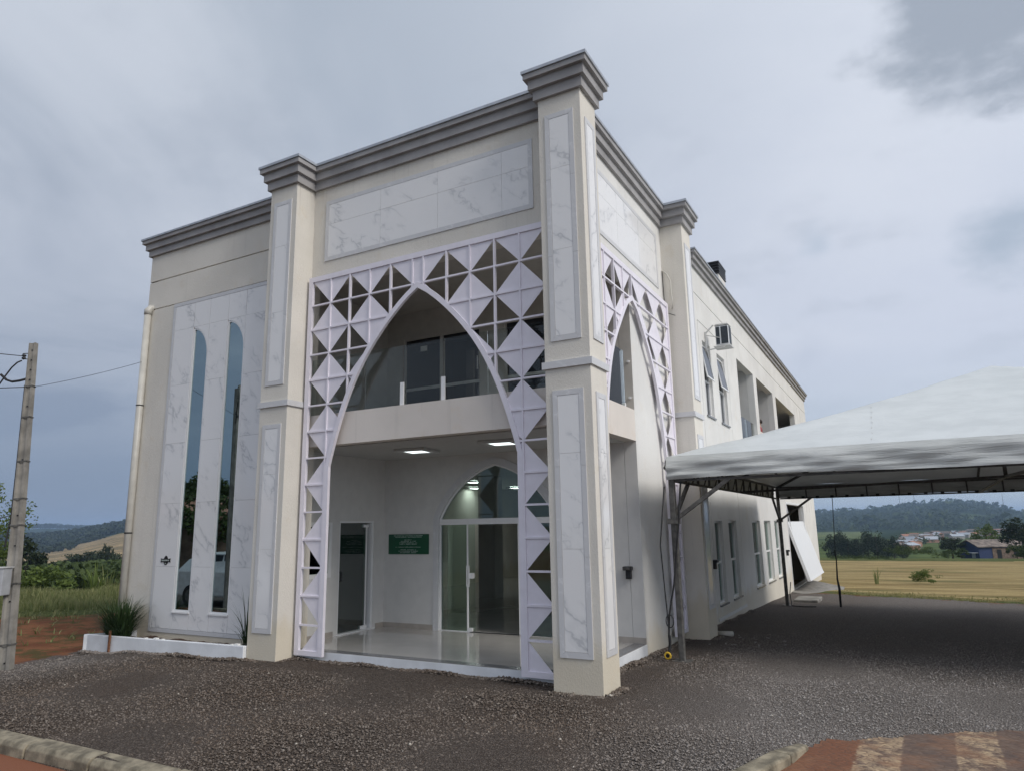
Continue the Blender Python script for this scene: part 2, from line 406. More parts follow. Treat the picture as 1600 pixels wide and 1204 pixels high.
def ground_material():
    m, ns, ls, b = new_mat('ground_cover')
    def attr(n):
        a = ns.new('ShaderNodeAttribute'); a.attribute_name = n; return a
    v = coords(ns, ls)
    edge = noise(ns, ls, v, 0.9, 6, 0.6); edge2 = noise(ns, ls, v, 3.5, 5, 0.6)
    wob = mth(ns, ls, 'ADD', mth(ns, ls, 'MULTIPLY', mth(ns, ls, 'SUBTRACT', edge, 0.5), 0.9), mth(ns, ls, 'MULTIPLY', mth(ns, ls, 'SUBTRACT', edge2, 0.5), 0.7))
    g = rng(ns, ls, mth(ns, ls, 'ADD', attr('gravel').outputs['Fac'], wob), 0.42, 0.58)
    fld = rng(ns, ls, mth(ns, ls, 'ADD', attr('field').outputs['Fac'], mth(ns, ls, 'MULTIPLY', wob, 0.5)), 0.35, 0.65)
    grs = rng(ns, ls, mth(ns, ls, 'ADD', attr('grass').outputs['Fac'], wob), 0.35, 0.65)
    pale = attr('pale').outputs['Fac']
    # gravel: crushed basalt
    vo = ns.new('ShaderNodeTexVoronoi'); vo.inputs['Scale'].default_value = 52; ls.new(v, vo.inputs['Vector'])
    vo2 = ns.new('ShaderNodeTexVoronoi'); vo2.inputs['Scale'].default_value = 110; ls.new(v, vo2.inputs['Vector'])
    sv = ns.new('ShaderNodeSeparateColor'); ls.new(vo.outputs['Color'], sv.inputs[0])
    stone = mixc(ns, ls, rng(ns, ls, sv.outputs[0], 0.0, 1.0, smooth=False), (0.092, 0.074, 0.062), (0.215, 0.182, 0.156))
    patch = rng(ns, ls, noise(ns, ls, v, 0.55, 5, 0.6), 0.42, 0.66)
    stone = mixc(ns, ls, mth(ns, ls, 'MULTIPLY', patch, 0.4), stone, (0.150, 0.105, 0.074))
    stone = mixc(ns, ls, mth(ns, ls, 'MULTIPLY', pale, 0.78), stone, (0.36, 0.335, 0.315))
    stone = mixc(ns, ls, rng(ns, ls, vo.outputs['Distance'], 0.25, 0.62, 0.0, 0.6), stone, (0.045, 0.034, 0.028))
    dirt = mixc(ns, ls, rng(ns, ls, noise(ns, ls, v, 1.4, 6, 0.65), 0.35, 0.65), (0.185, 0.072, 0.034), (0.30, 0.130, 0.062))
    dirt = mixc(ns, ls, rng(ns, ls, noise(ns, ls, v, 2.2, 6, 0.7), 0.50, 0.60, 0, 0.8), dirt, (0.085, 0.088, 0.030))
    grass = mixc(ns, ls, rng(ns, ls, noise(ns, ls, v, 2.5, 6, 0.7), 0.35, 0.65), (0.060, 0.085, 0.022), (0.135, 0.150, 0.045))
    vs = coords(ns, ls, (0.18, 1.3, 1), rot=(0, 0, R(-7)))
    rows = noise(ns, ls, vs, 1.0, 6, 0.6)
    straw = mixc(ns, ls, rng(ns, ls, rows, 0.35, 0.62), (0.30, 0.22, 0.095), (0.60, 0.465, 0.225))
    straw = mixc(ns, ls, rng(ns, ls, noise(ns, ls, v, 9, 6, 0.8), 0.35, 0.7, 0.45, 0), straw, (0.17, 0.125, 0.05))
    straw = mixc(ns, ls, rng(ns, ls, noise(ns, ls, coords(ns, ls, (0.10, 0.35, 1)), 1.0, 5, 0.6), 0.54, 0.66, 0, 0.7), straw, (0.15, 0.15, 0.055))
    c = mixc(ns, ls, grs, dirt, grass); c = mixc(ns, ls, fld, c, straw); c = mixc(ns, ls, g, c, stone)
    ls.new(c, b.inputs['Base Color']); b.inputs['Roughness'].default_value = 0.95; b.inputs['Specular IOR Level'].default_value = 0.15
    h = mth(ns, ls, 'ADD', mth(ns, ls, 'MULTIPLY', vo.outputs['Distance'], -1.0), mth(ns, ls, 'MULTIPLY', vo2.outputs['Distance'], -0.5))
    bump(ns, ls, b, h, 1.0, 0.028)
    return m
def far_material():
    m, ns, ls, b = new_mat('far_land_cover')
    a = ns.new('ShaderNodeAttribute'); a.attribute_name = 'cover'
    v = coords(ns, ls)
    n1 = noise(ns, ls, v, 0.05, 8, 0.7); n2 = noise(ns, ls, coords(ns, ls, (0.004, 0.02, 0.1)), 1.0, 5)
    c = mixc(ns, ls, rng(ns, ls, n1, 0.35, 0.7, 0.0, 0.6), a.outputs['Color'], (0.02, 0.035, 0.015), 'MULTIPLY') if False else mixc(ns, ls, rng(ns, ls, n1, 0.40, 0.62, 0.55, 0.0), a.outputs['Color'], (0.018, 0.030, 0.014))
    ls.new(c, b.inputs['Base Color']); b.inputs['Roughness'].default_value = 1.0; b.inputs['Specular IOR Level'].default_value = 0.0
    return m

PI = math.pi
BX0, BX1, BY1 = -9.58, -0.44, 28.6      # building footprint
def build_ground():
    xs = np.unique(np.concatenate([np.linspace(-70, -14, 70), np.arange(-14, 13, 0.22), np.linspace(13, 70, 60)]))
    ys = np.unique(np.concatenate([np.linspace(-40, -6, 30), np.arange(-6, 22, 0.22), [-3.885, -3.80, -3.785], np.linspace(22, 110, 110)]))
    X, Y = np.meshgrid(xs, ys); Z = H(X, Y)
    rngs = np.random.RandomState(3)
    # low swells, and stones banked against the walls
    Z = Z + 0.012*np.sin(X*1.7+Y*0.6)*np.cos(Y*1.3-X*0.4)
    d_wall = np.minimum(np.abs(Y+0.02) + 10*((X < -5.9)|(X > 0.1)), np.abs(X-0.02)+10*((Y < 0)|(Y > 6)))
    Z = Z + 0.02*np.exp(-(d_wall/0.25)**2)
    inb = (X > BX0+0.3) & (X < BX1-0.3) & (Y > 0.7) & (Y < BY1-0.3); Z = np.where(inb, Z-0.35, Z)
    road = 1-sstep(Y, -3.88, -3.79); rx = 1-sstep(X, -1.6, -1.3)
    Z = Z - 0.13*road*rx
    # dished street end on the right where the paving shows through
    def line(px, py, x0, y0, x1, y1):
        return ((x1-x0)*(py-y0)-(y1-y0)*(px-x0))/math.hypot(x1-x0, y1-y0)
    d = line(X, Y, 0.6, 18.6, 5.8, 16.2)          # >0 is behind the gravel edge
    gravel = 0.5 - 0.30*d
    gravel = np.where(X > 12, gravel-0.0, gravel)
    dl = -(X + 9.35) - 0.25*(Y+1.2)
    gravel = np.minimum(gravel, 0.5 - 0.9*np.maximum(dl, -1.0))
    field = np.clip(0.5 + 0.22*(d-1.0), -0.2, 1.3)*sstep(X, -9, -4) + -0.3*(1-sstep(X, -9, -4))
    grass_l = np.clip(0.5 + 0.35*((-X*0.87+Y*0.5)-14.2), -0.4, 1.3)
    grass_r = np.clip(0.5+0.9*d, -0.4, 1.3)
    behind = 0.5 + 0.1*(Y-56-0.10*np.abs(X-3))
    grass = np.where(X < -8, grass_l, grass_r); field = np.where((X > -8) & (behind > 0.5), 0.0, field)
    pale = sstep(X+0.15*Y, -0.2, 2.2)*(1-0.45*sstep(Y, 1.5, 5.2)) + 0.55*(1-sstep(np.abs(X+9), 0.5, 2.2))*(1-sstep(Y, -1.5, 0.5)) + 0.35*sstep(Y, 9, 15)*sstep(X, 1.5, 3)
    pale = np.clip(pale, 0, 1)
    nx, ny = len(xs), len(ys); idx = np.arange(nx*ny).reshape(ny, nx)
    F = np.stack([idx[:-1, :-1], idx[:-1, 1:], idx[1:, 1:], idx[1:, :-1]], -1).reshape(-1, 4)
    o = np_mesh('ground', np.c_[X.ravel(), Y.ravel(), Z.ravel()], F, ground_material(), smooth=True,
                attrs=dict(gravel=gravel.ravel(), field=field.ravel(), grass=grass.ravel(), pale=pale.ravel()))
    tag(o, kind='structure')
    return o
build_ground()

def build_far():
    azs = np.concatenate([np.arange(-180, -20, 4.0), np.arange(-20, 14, 0.35), np.arange(14, 50, 1.5), np.arange(50, 70, 0.35), np.arange(70, 180.1, 4.0)])
    rs = np.concatenate([[40, 60, 80], np.geomspace(100, 3600, 70), [5200, 7600]])
    A, Rr = np.meshgrid(np.radians(azs), rs)
    X = CAM.x - np.sin(A)*Rr; Y = CAM.y + np.cos(A)*Rr
    Z = H(X, Y)
    near = (np.abs(X) < 66) & (Y > -38) & (Y < 106); Z = np.where(near, Z-1.5, Z-0.02)
    azd = np.degrees(A)
    forest = np.array((0.030, 0.046, 0.018)); green = np.array((0.115, 0.150, 0.050)); tan = np.array((0.36, 0.27, 0.155)); straw = np.array((0.33, 0.26, 0.13))
    cov = np.zeros(X.shape+(3,)) + forest
    nz = np.sin(azd*2.1+Rr*0.004)*0.5+np.sin(azd*0.9-Rr*0.0021)*0.5
    def put(mask, c): cov[mask] = c
    put((azd < 30) & (azd > -60) & (Rr > 60) & (Rr < 560), green*0.9)
    put((azd < 5) & (azd > -12) & (Rr > 300) & (Rr < 900) & (nz > -0.3), green*0.8)
    put((azd < 7) & (azd > 2.6) & (Rr > 600) & (Rr < 980), np.array((0.17, 0.20, 0.08)))
    put((azd < 3.4) & (azd > 2.2) & (Rr > 1180) & (Rr < 1330), green)
    put((azd < -3.6) & (azd > -6.6) & (Rr > 1330) & (Rr < 1450), green*1.1)
    put((azd > 40) & (azd < 100) & (Rr > 300) & (Rr < 800), tan)
    put((azd > 40) & (azd < 59.2) & (Rr > 300) & (Rr < 840), tan)
    put((np.abs(azd) > 100), green*0.7)
    nx, ny = len(azs), len(rs); idx = np.arange(nx*ny).reshape(ny, nx)
    F = np.stack([idx[:-1, :-1], idx[1:, :-1], idx[1:, 1:], idx[:-1, 1:]], -1).reshape(-1, 4)
    o = np_mesh('hills', np.c_[X.ravel(), Y.ravel(), Z.ravel()], F, far_material(), smooth=True, attrs=dict(cover=cov.reshape(-1, 3)))
    tag(o, kind='structure')
build_far()

# ------------------------------------------------------------------ kerbs, road, street end
def build_kerbs():
    root = empty('kerb', (-6, -3.8, 0), kind='structure')
    x = -13.0; k = 0
    while x < -1.7:
        w = 0.98
        mb = MB(); x1 = min(x+w, -1.65); ya = -3.70+0.010*(x+5)
        # a little uneven, chamfered front edge
        prof = [(ya-0.185, -0.16), (ya-0.178, -0.03), (ya-0.150, 0.008), (ya+0.0, 0.022), (ya+0.01, -0.16)]
        dz = random.uniform(-0.006, 0.006)
        mb.prism([(a, b+dz) for a, b in prof], x+0.009, x1-0.009, lambda u, v, w: (w, u, v))
        o = mb.build('kerb_stone', M['kerb'], None, bevel=0.007); o.parent = root; o.matrix_parent_inverse = Matrix.Translation((6, 3.8, 0))
        x += w
    # short kerb end at the street mouth
    r2 = empty('kerb', (2.0, -1.6, 0), kind='structure')
    pts = [(1.30, -3.6), (1.62, -2.75), (1.90, -2.0), (2.08, -1.42), (2.19, -0.97)]
    for a, b in zip(pts[:-1], pts[1:]):
        mb = MB(); A = Vector((*a, 0)); B = Vector((*b, 0)); d = (B-A).normalized(); nrm = Vector((d.y, -d.x, 0))
        A = A + d*0.004; B = B - d*0.004
        last = b == pts[-1]
        z = Hs(*a)
        q = [A - nrm*0.085, A + nrm*0.085, B + nrm*(0.05 if last else 0.085), B - nrm*(0.05 if last else 0.085)]
        h = 0.085
        mb.v += [(p.x, p.y, z-0.15) for p in q] + [(p.x, p.y, z+h*(0.55 if (last and i > 1) else 1)) for i, p in enumerate(q)]
        mb.f += [(0, 3, 2, 1), (4, 5, 6, 7), (0, 1, 5, 4), (1, 2, 6, 5), (2, 3, 7, 6), (3, 0, 4, 7)]
        o = mb.build('kerb_stone', M['kerb'], None, bevel=0.02); o.parent = r2; o.matrix_parent_inverse = Matrix.Translation((-2.0, 1.6, 0))
build_kerbs()

def grid_sheet(name, poly_fn, xs, ys, dz, mat, kind='structure'):
    X, Y = np.meshgrid(xs, ys); nx, ny = len(xs), len(ys); idx = np.arange(nx*ny).reshape(ny, nx)
    Z = H(X, Y)+dz
    F = np.stack([idx[:-1, :-1], idx[:-1, 1:], idx[1:, 1:], idx[1:, :-1]], -1).reshape(-1, 4)
    cx = X.ravel()[F].mean(1); cyy = Y.ravel()[F].mean(1); F = F[poly_fn(cx, cyy)]
    return tag(np_mesh(name, np.c_[X.ravel(), Y.ravel(), Z.ravel()], F, mat, smooth=True), kind=kind)

def street_material():
    m, ns, ls, b = new_mat('painted_stone_paving')
    v = coords(ns, ls); sp = ns.new('ShaderNodeSeparateXYZ'); ls.new(v, sp.inputs[0])
    n = noise(ns, ls, v, 5, 5, 0.65)
    # bands run away from the camera; each has its own worn edge
    xw = mth(ns, ls, 'ADD', mth(ns, ls, 'SUBTRACT', sp.outputs[0], mth(ns, ls, 'MULTIPLY', sp.outputs[1], 0.03)), mth(ns, ls, 'MULTIPLY', mth(ns, ls, 'SUBTRACT', n, 0.5), 0.05))
    def band(a, c):
        return mth(ns, ls, 'MULTIPLY', rng(ns, ls, xw, a-0.012, a+0.012), rng(ns, ls, xw, c-0.012, c+0.012, 1, 0))
    paint = mth(ns, ls, 'ADD', band(2.62, 2.95), band(3.34, 3.66)); paint = mth(ns, ls, 'ADD', paint, band(4.02, 4.34))
    wear = rng(ns, ls, noise(ns, ls, v, 6, 7, 0.75), 0.40, 0.56)
    paint = mth(ns, ls, 'MULTIPLY', paint, wear)
    vm = ns.new('ShaderNodeTexVoronoi'); vm.feature = 'DISTANCE_TO_EDGE'; vm.inputs['Scale'].default_value = 15; ls.new(coords(ns, ls, (0.75, 1.35, 1)), vm.inputs['Vector'])
    crack = rng(ns, ls, vm.outputs['Distance'], 0.02, 0.10, 1, 0)
    base = mixc(ns, ls, rng(ns, ls, n, 0.3, 0.7), (0.095, 0.066, 0.056), (0.170, 0.118, 0.088))
    dirt = rng(ns, ls, xw, 2.60, 2.68, 1, 0)
    base = mixc(ns, ls, dirt, base, (0.175, 0.070, 0.035))
    c = mixc(ns, ls, mth(ns, ls, 'MULTIPLY', paint, rng(ns, ls, noise(ns, ls, v, 22, 5, 0.7), 0.35, 0.6, 0.45, 1.0)), base, (0.44, 0.325, 0.205)); c = mixc(ns, ls, mth(ns, ls, 'MULTIPLY', crack, 0.55), c, (0.085, 0.048, 0.032)); c = mixc(ns, ls, rng(ns, ls, noise(ns, ls, v, 2.6, 5, 0.65), 0.44, 0.66, 0.0, 0.55), c, (0.23, 0.115, 0.062))
    ls.new(c, b.inputs['Base Color']); b.inputs['Roughness'].default_value = 0.9
    bump(ns, ls, b, mth(ns, ls, 'ADD', vm.outputs['Distance'], mth(ns, ls, 'MULTIPLY', n, 0.3)), 0.8, 0.02)
    return m
def in_street(x, y):
    top = np.interp(x, [2.2, 2.6, 2.95, 3.34, 3.66, 4.2, 6], [-0.70, -0.52, -0.22, 0.06, 0.28, 0.50, 0.9]) + 0.03*np.sin(x*17)
    return (x > 1.35 + 0.33*(y+3.6)) & (x > 1.3) & (y < top)
grid_sheet('street_paving', in_street, np.arange(1.3, 8, 0.04), np.arange(-8, 1.5, 0.04), 0.012, street_material())
def road_material():
    m, ns, ls, b = new_mat('asphalt_with_red_dirt'); v = coords(ns, ls)
    sp = ns.new('ShaderNodeSeparateXYZ'); ls.new(v, sp.inputs[0])
    n = noise(ns, ls, v, 2.2, 6, 0.65)
    f = rng(ns, ls, mth(ns, ls, 'ADD', sp.outputs[1], mth(ns, ls, 'MULTIPLY', n, 0.35)), -4.25, -3.98)
    c = mixc(ns, ls, rng(ns, ls, noise(ns, ls, v, 40, 4), 0.3, 0.7), (0.045, 0.036, 0.032), (0.085, 0.065, 0.055))
    c = mixc(ns, ls, f, c, (0.20, 0.072, 0.033)); ls.new(c, b.inputs['Base Color']); b.inputs['Roughness'].default_value = 0.9
    bump(ns, ls, b, noise(ns, ls, v, 60, 4), 0.6, 0.01); return m
grid_sheet('road', lambda x, y: (y < -3.78) & (x < -1.62) | (y < -5.2), np.linspace(-40, 30, 100), np.concatenate([np.linspace(-11, -5, 20), np.arange(-4.9, -3.70, 0.05)]), 0.0, road_material())
def raise_mesh(o, dz):
    n = len(o.data.vertices); a = np.empty(n*3, np.float32); o.data.vertices.foreach_get('co', a); a[2::3] += dz; o.data.vertices.foreach_set('co', a)
raise_mesh(D.objects['road'], -0.115)

# loose crushed stone, real pieces where the camera is near enough to see them
def build_gravel():
    rs = np.random.RandomState(11)
    N0 = 400000
    x = rs.uniform(-10.5, 9.5, N0); y = rs.uniform(-3.68, 9.0, N0)
    dist = np.hypot(x-CAM.x, y-CAM.y)
    track = 0.5+0.5*np.sin((x*0.35-y*0.94)*3.3+0.7*np.sin(x*0.9))
    thin = 0.30*sstep(x+0.15*y, 0.0, 2.0)+0.45*track*(np.sin(x*0.7+1)*np.sin(y*0.9)>-0.2)
    keep = rs.rand(N0) < np.clip((16.0-dist)/7.0, 0.0, 1)*(1-0.25*np.clip(thin, 0, 0.8))
    keep &= ~((x < -0.40) & (y > 0.02) & ~((x > -0.44) & (y > 0.54) & (y < 4.95))) | (y > 1e9)
    keep &= ~((x > -0.44) & (x < 0.02) & (y > 4.95)); keep &= ~((x > -0.65) & (x < 0.01) & (y > 0) & (y < 0.54))
    keep &= ~((x < -5.75) & (y > -0.33)); keep &= x > -9.5 - 0.3*np.sin(y*2.1) - 0.25*(y+1.2)
    keep &= (y > -3.675+0.010*(x+5)) | (x > -1.6)
    keep &= ~in_street(x, y-0.05) | (rs.rand(N0) < 0.03)
    # inside the camera's horizontal field only
    az = np.degrees(np.arctan2(-(x-CAM.x), y-CAM.y)); keep &= (az < 74) & (az > -14)
    x, y, dist = x[keep], y[keep], dist[keep]
    # stones banked against the feet of walls, pillars and planter
    segs = [((-9.5, -0.29), (-5.77, -0.08), 2600), ((-5.77, -0.02), (-5.15, -0.02), 700), ((-5.13, 0.02), (-5.13, 0.36), 300), ((-5.15, 0.38), (-0.63, 0.38), 3600), ((-0.63, -0.02), (0.02, -0.02), 900), ((0.03, 0), (0.03, 0.53), 600), ((-0.40, 0.55), (-0.40, 4.95), 2600), ((-0.42, 4.93), (0.0, 4.93), 500), ((0.02, 4.96), (0.02, 5.6), 500), ((-0.41, 5.6), (-0.41, 11), 2200)]
    bx_, by_ = [], []
    for a_, b_, k_ in segs:
        t_ = rs.rand(k_); L_ = math.hypot(b_[0]-a_[0], b_[1]-a_[1]); nx_, ny_ = (b_[1]-a_[1])/L_, -(b_[0]-a_[0])/L_
        off_ = np.abs(rs.normal(0, 0.05, k_)); bx_.append(a_[0]+(b_[0]-a_[0])*t_+nx_*off_); by_.append(a_[1]+(b_[1]-a_[1])*t_+ny_*off_)
    nb = sum(map(len, bx_)); n_reg = len(x); x = np.concatenate([x]+bx_); y = np.concatenate([y]+by_); n = len(x)
    s = rs.lognormal(math.log(0.0104), 0.30, n); s = np.clip(s, 0.004, 0.028)*(1-0.25*sstep(x+0.15*y, 0, 2)); lift = np.zeros(n); s[n_reg:] *= 1.5; lift[n_reg:] = rs.uniform(0.0, 0.035, nb)*(0.5+0.5*np.sin((x+y)[n_reg:]*5)) 
    base = np.array([(1, 0, 0), (0, 1, 0), (-1, 0, 0), (0, -1, 0), (0, 0, 0.8), (0, 0, -0.8)], float)
    tri = np.array([(0, 1, 4), (1, 2, 4), (2, 3, 4), (3, 0, 4), (1, 0, 5), (2, 1, 5), (3, 2, 5), (0, 3, 5)])
    jit = 1 + rs.uniform(-0.35, 0.35, (n, 6, 3)); P = base[None]*jit
    P = P + rs.uniform(-0.22, 0.22, (n, 6, 3))
    a = rs.uniform(0, 2*PI, n); t = rs.uniform(-0.7, 0.7, n)
    ca, sa, ct, st = np.cos(a), np.sin(a), np.cos(t), np.sin(t)
    X = P[..., 0]*ct[:, None]-P[..., 2]*st[:, None]; Z = P[..., 0]*st[:, None]+P[..., 2]*ct[:, None]; Y = P[..., 1]
    X, Y = X*ca[:, None]-Y*sa[:, None], X*sa[:, None]+Y*ca[:, None]
    V = np.stack([X*s[:, None]+x[:, None], Y*s[:, None]+y[:, None], Z*s[:, None]*0.7+(H(x, y)+s*0.22+lift)[:, None]], -1).reshape(-1, 3)
    F = (tri[None]+(np.arange(n)*6)[:, None, None]).reshape(-1, 3)
    tone = rs.rand(n)
    pal = sstep(x+0.15*y, -0.2, 2.2)*(1-0.45*sstep(y, 1.5, 5.2)) + 0.5*(1-sstep(np.abs(x+9), 0.5, 2.2))
    # dark and brown patches in the spread
    ptch = 0.5+0.5*np.sin(x*1.9+1.3*np.sin(y*1.7))*np.cos(y*2.3+0.8*np.sin(x*1.1))
    c0 = np.array((0.084, 0.068, 0.057)); c1 = np.array((0.245, 0.212, 0.184)); br = np.array((0.165, 0.115, 0.080)); pl = np.array((0.44, 0.415, 0.395))
    C = c0+(c1-c0)*(tone**1.5)[:, None]; C = C+(br-C)*(0.33*ptch*(rs.rand(n) < 0.6))[:, None]; C = C+(pl-C)*(np.clip(pal, 0, 1)*(0.25+0.55*rs.rand(n)))[:, None]
    wht = rs.rand(n) < 0.0025; C[wht] = (0.50, 0.46, 0.40)
    m, ns, ls, b = new_mat('crushed_basalt'); at = ns.new('ShaderNodeAttribute'); at.attribute_name = 'tone'
    ls.new(at.outputs['Color'], b.inputs['Base Color']); b.inputs['Roughness'].default_value = 0.95; b.inputs['Specular IOR Level'].default_value = 0.1
    o = np_mesh('gravel', V, F, m, attrs=dict(tone=np.repeat(C, 6, 0)))
    tag(o, kind='stuff')
build_gravel()

# ------------------------------------------------------------------ the building
B = empty('prayer_hall', (-5.0, 14.0, 0.0), label='large cream and white two-storey corner building with grey cornices and pointed arches', cat='building')
B_INV = Matrix.Translation((5.0, -14.0, 0.0))
def bp(o, parent=None):
    """part of the building built in world coordinates"""
    if parent is None: o.parent = B; o.matrix_parent_inverse = B_INV
    else: o.parent = parent
    return o
def part(name, mb, mat, parent=None, **k): return bp(mb.build(name, mat, None, **k), parent)

P = 0.41; Q = -0.44; CORE = 0.022
FLOOR = 0.13; CEIL = 3.205; SL0, SL1 = 3.21, 3.71; UPC = 6.08; BACK = 2.88; LW = -5.5
def window_outline(x0, x1, zb=0.57, zs=5.08, zt=5.64, n=10, e=0.0):
    pts = [(x0+e, zb+e), (x1-e, zb+e), (x1-e, zs)]
    for i in range(1, n+1):
        a = i/n*PI/2
        pts.append((x0+e+(x1-x0-2*e)*math.cos(a)**1.05 if i < n else x0+e+0.02, zs+(zt-zs-e)*math.sin(a)))
    pts.append((x0+e, zt-e-0.015))
    return pts
WINS = [(-8.11, -7.68), (-7.17, -6.71)]
def arch_pts(cx, spring, apex, half, n=14, k=None):
    """pointed arch outline, right spring -> apex -> left spring"""
    h = apex-spring; Rr = (half*half+h*h)/(2*half)
    if k: Rr *= k
    def dx(z):   # circle through apex (0,h) and spring (half,0)
        # centre on the perpendicular bisector
        mx, mz = half/2, h/2; L = math.hypot(half, h); d = math.sqrt(max(Rr*Rr-L*L/4, 0))
        cxx, czz = mx-h/L*d, mz-half/L*d
        return cxx+math.sqrt(max(Rr*Rr-(z-czz)**2, 0))
    right = [(cx+dx(h*i/n), spring+h*i/n) for i in range(n)]
    left = [(2*cx-x, z) for x, z in reversed(right)]
    return right+[(cx, apex)]+left, dx

def build_structure():
    # front wing wall with two window openings
    mb = MB(); mb.prism(rect(BX0+0.02, LW-0.05, -0.5, 7.62), P+CORE, 0.62, FX, [window_outline(*w) for w in WINS]); part('wall', mb, M['stucco'])
    # stucco coats, separated by the recessed joint lines
    pl = MB(); pl.box(BX0, -5.766, P, P+CORE-0.001, 6.825, 7.37); pl.box(BX0, -5.766, P, P+CORE-0.001, 6.24, 6.80)
    pl.box(BX0, -8.745, P, P+CORE-0.001, -0.5, 6.215); pl.box(-8.745, -5.766, P, P+CORE-0.001, -0.5, 0.205)
    part('stucco_coat', pl, M['stucco'])
    mb = MB().box(BX0, BX0+0.2, P+CORE, 28.4, -0.5, 7.62); part('wall', mb, M['stucco'])
    # upper wall over the porch, front and side
    mb = MB().box(-5.152, Q-0.002, P, 0.60, 5.90, 8.0); part('wall', mb, M['stucco'])
    mb = MB().box(Q-0.2, Q, 0.602, 4.96, 5.90, 8.0); mb.box(Q-0.2, Q, BACK, 4.96, -0.5, 5.899); part('wall', mb, M['stucco_side'])
    # pillars
    for x0, x1, y0, y1 in ((-0.6257, 0, 0, 0.5335), (-5.766, -5.152, 0, 0.62), (Q-0.16, 0, 4.962, 5.58)):
        root = MB().box(x0, x1, y0, y1, -0.6, 7.75).build('pillar', M['stucco'], None, bevel=0.006); bp(root)
        band = MB().prism([(x0-0.03, y0-0.03), (x1+0.03, y0-0.03), (x1+0.03, y1+0.03 if x1 == 0 else P-0.001), (x0-0.03, y1+0.03 if x1 == 0 else P-0.001)], 3.84, 3.93, lambda u, v, w: (u, v, w))
        part('marble_band', band, M['border'], root)
        root['pid'] = 1
        def inset(u0, u1, v0, v1, joints, mp, face, sgn):
            bw = 0.068
            # frame of four mitred strips, split by joints on the long sides
            w0, w1 = face, face+sgn*0.014
            st = []
            st.append([(u0, v0), (u1, v0), (u1-bw, v0+bw), (u0+bw, v0+bw)])
            st.append([(u0, v1), (u0+bw, v1-bw), (u1-bw, v1-bw), (u1, v1)])
            cut = [v0+(v1-v0)*k for k in (0.36, 0.70)]
            lv = [v0]+cut+[v1]
            for i in range(3):
                a, c = lv[i]+(0.0015 if i else 0), lv[i+1]-(0.0015 if i < 2 else 0)
                st.append([(u0, a), (u0+bw, a+(bw if i == 0 else 0)), (u0+bw, c-(bw if i == 2 else 0)), (u0, c)])
                st.append([(u1-bw, a+(bw if i == 0 else 0)), (u1, a), (u1, c), (u1-bw, c-(bw if i == 2 else 0))])
            for q in st:
                cu = sum(p[0] for p in q)/4; cv = sum(p[1] for p in q)/4
                q = [(cu+(u-cu)*(1-0.002/max(0.05, abs(u-cu)+1e-6)), v) for u, v in q]
                part('border_strip', MB().prism(q, w0, w1, mp), M['border'], root)
            vs = [v0+bw+0.002]+joints+[v1-bw-0.002]
            for a, c in zip(vs[:-1], vs[1:]):
                part('marble_tile', MB().prism(rect(u0+bw+0.002, u1-bw-0.002, a+0.0015, c-0.0015), face, face+sgn*0.011, mp), M['marble'], root)
        if y0 == 0:
            xa, xb = (x0+0.10, x1-0.105)
            inset(xa, xb, 4.19, 7.37, [5.41, 6.56], FX, -0.0005, -1)
            inset(xa, xb, 0.40, 3.56, [1.63, 2.77], FX, -0.0005, -1)
        if x1 == 0:
            inset(y0+0.115, y1-0.08, 4.19, 7.27, [5.41, 6.56], SX, 0.0005, 1)
            inset(y0+0.115, y1-0.08, 0.41, 3.52, [1.63, 2.77], SX, 0.0005, 1)
    # marble field over the porch arch (front), tiles and frame
    def field(u0, u1, v0, v1, us, vs, mp, face, sgn, bw=0.07):
        root = bpy.data.objects.new('marble_panel', None); COL.objects.link(root); bp(root)
        for q in ([(u0, v0), (u1, v0), (u1-bw, v0+bw), (u0+bw, v0+bw)], [(u0, v1), (u0+bw, v1-bw), (u1-bw, v1-bw), (u1, v1)]):
            n = 4
            for i in range(n):
                ta, tb = i/n, (i+1)/n
                lo = [q[0], q[1]] if q[0][1] == v0 else [q[0], q[3]]
                A = [(lo[0][0]+(lo[1][0]-lo[0][0])*t, lo[0][1]) for t in (ta, tb)]
                inn = (q[3], q[2]) if q[0][1] == v0 else (q[1], q[2])
                Bq = [(inn[0][0]+(inn[1][0]-inn[0][0])*t, inn[0][1]) for t in (ta, tb)]
                part('border_strip', MB().prism([(A[0][0]+0.001, A[0][1]), (A[1][0]-0.001, A[1][1]), (Bq[1][0]-0.001, Bq[1][1]), (Bq[0][0]+0.001, Bq[0][1])], face, face+sgn*0.014, mp), M['border'], root)
        part('border_strip', MB().prism([(u0, v0+0.001), (u0+bw, v0+bw+0.001), (u0+bw, v1-bw-0.001), (u0, v1-0.001)], face, face+sgn*0.014, mp), M['border'], root)
        part('border_strip', MB().prism([(u1, v0+0.001), (u1-bw, v0+bw+0.001), (u1-bw, v1-bw-0.001), (u1, v1-0.001)], face, face+sgn*0.014, mp), M['border'], root)
        us = [u0+bw]+us+[u1-bw]; vs = [v0+bw]+vs+[v1-bw]
        for a, c in zip(us[:-1], us[1:]):
            for e, g in zip(vs[:-1], vs[1:]):
                part('marble_tile', MB().prism(rect(a+0.002, c-0.002, e+0.002, g-0.002), face, face+sgn*0.011, mp), M['marble'], root)
    field(-4.87, -0.93, 6.30, 7.38, [-3.69, -2.57, -1.44], [6.95], FX, P-0.0005, -1)
    field(0.80, 4.66, 6.28, 7.37, [1.37, 2.47, 3.57], [6.95], SX, Q+0.0005, 1)
    # marble cladding round the two tall windows of the wing
    root = bpy.data.objects.new('marble_panel', None); COL.objects.link(root); bp(root)
    f0, f1 = P+CORE-0.001, P-0.011
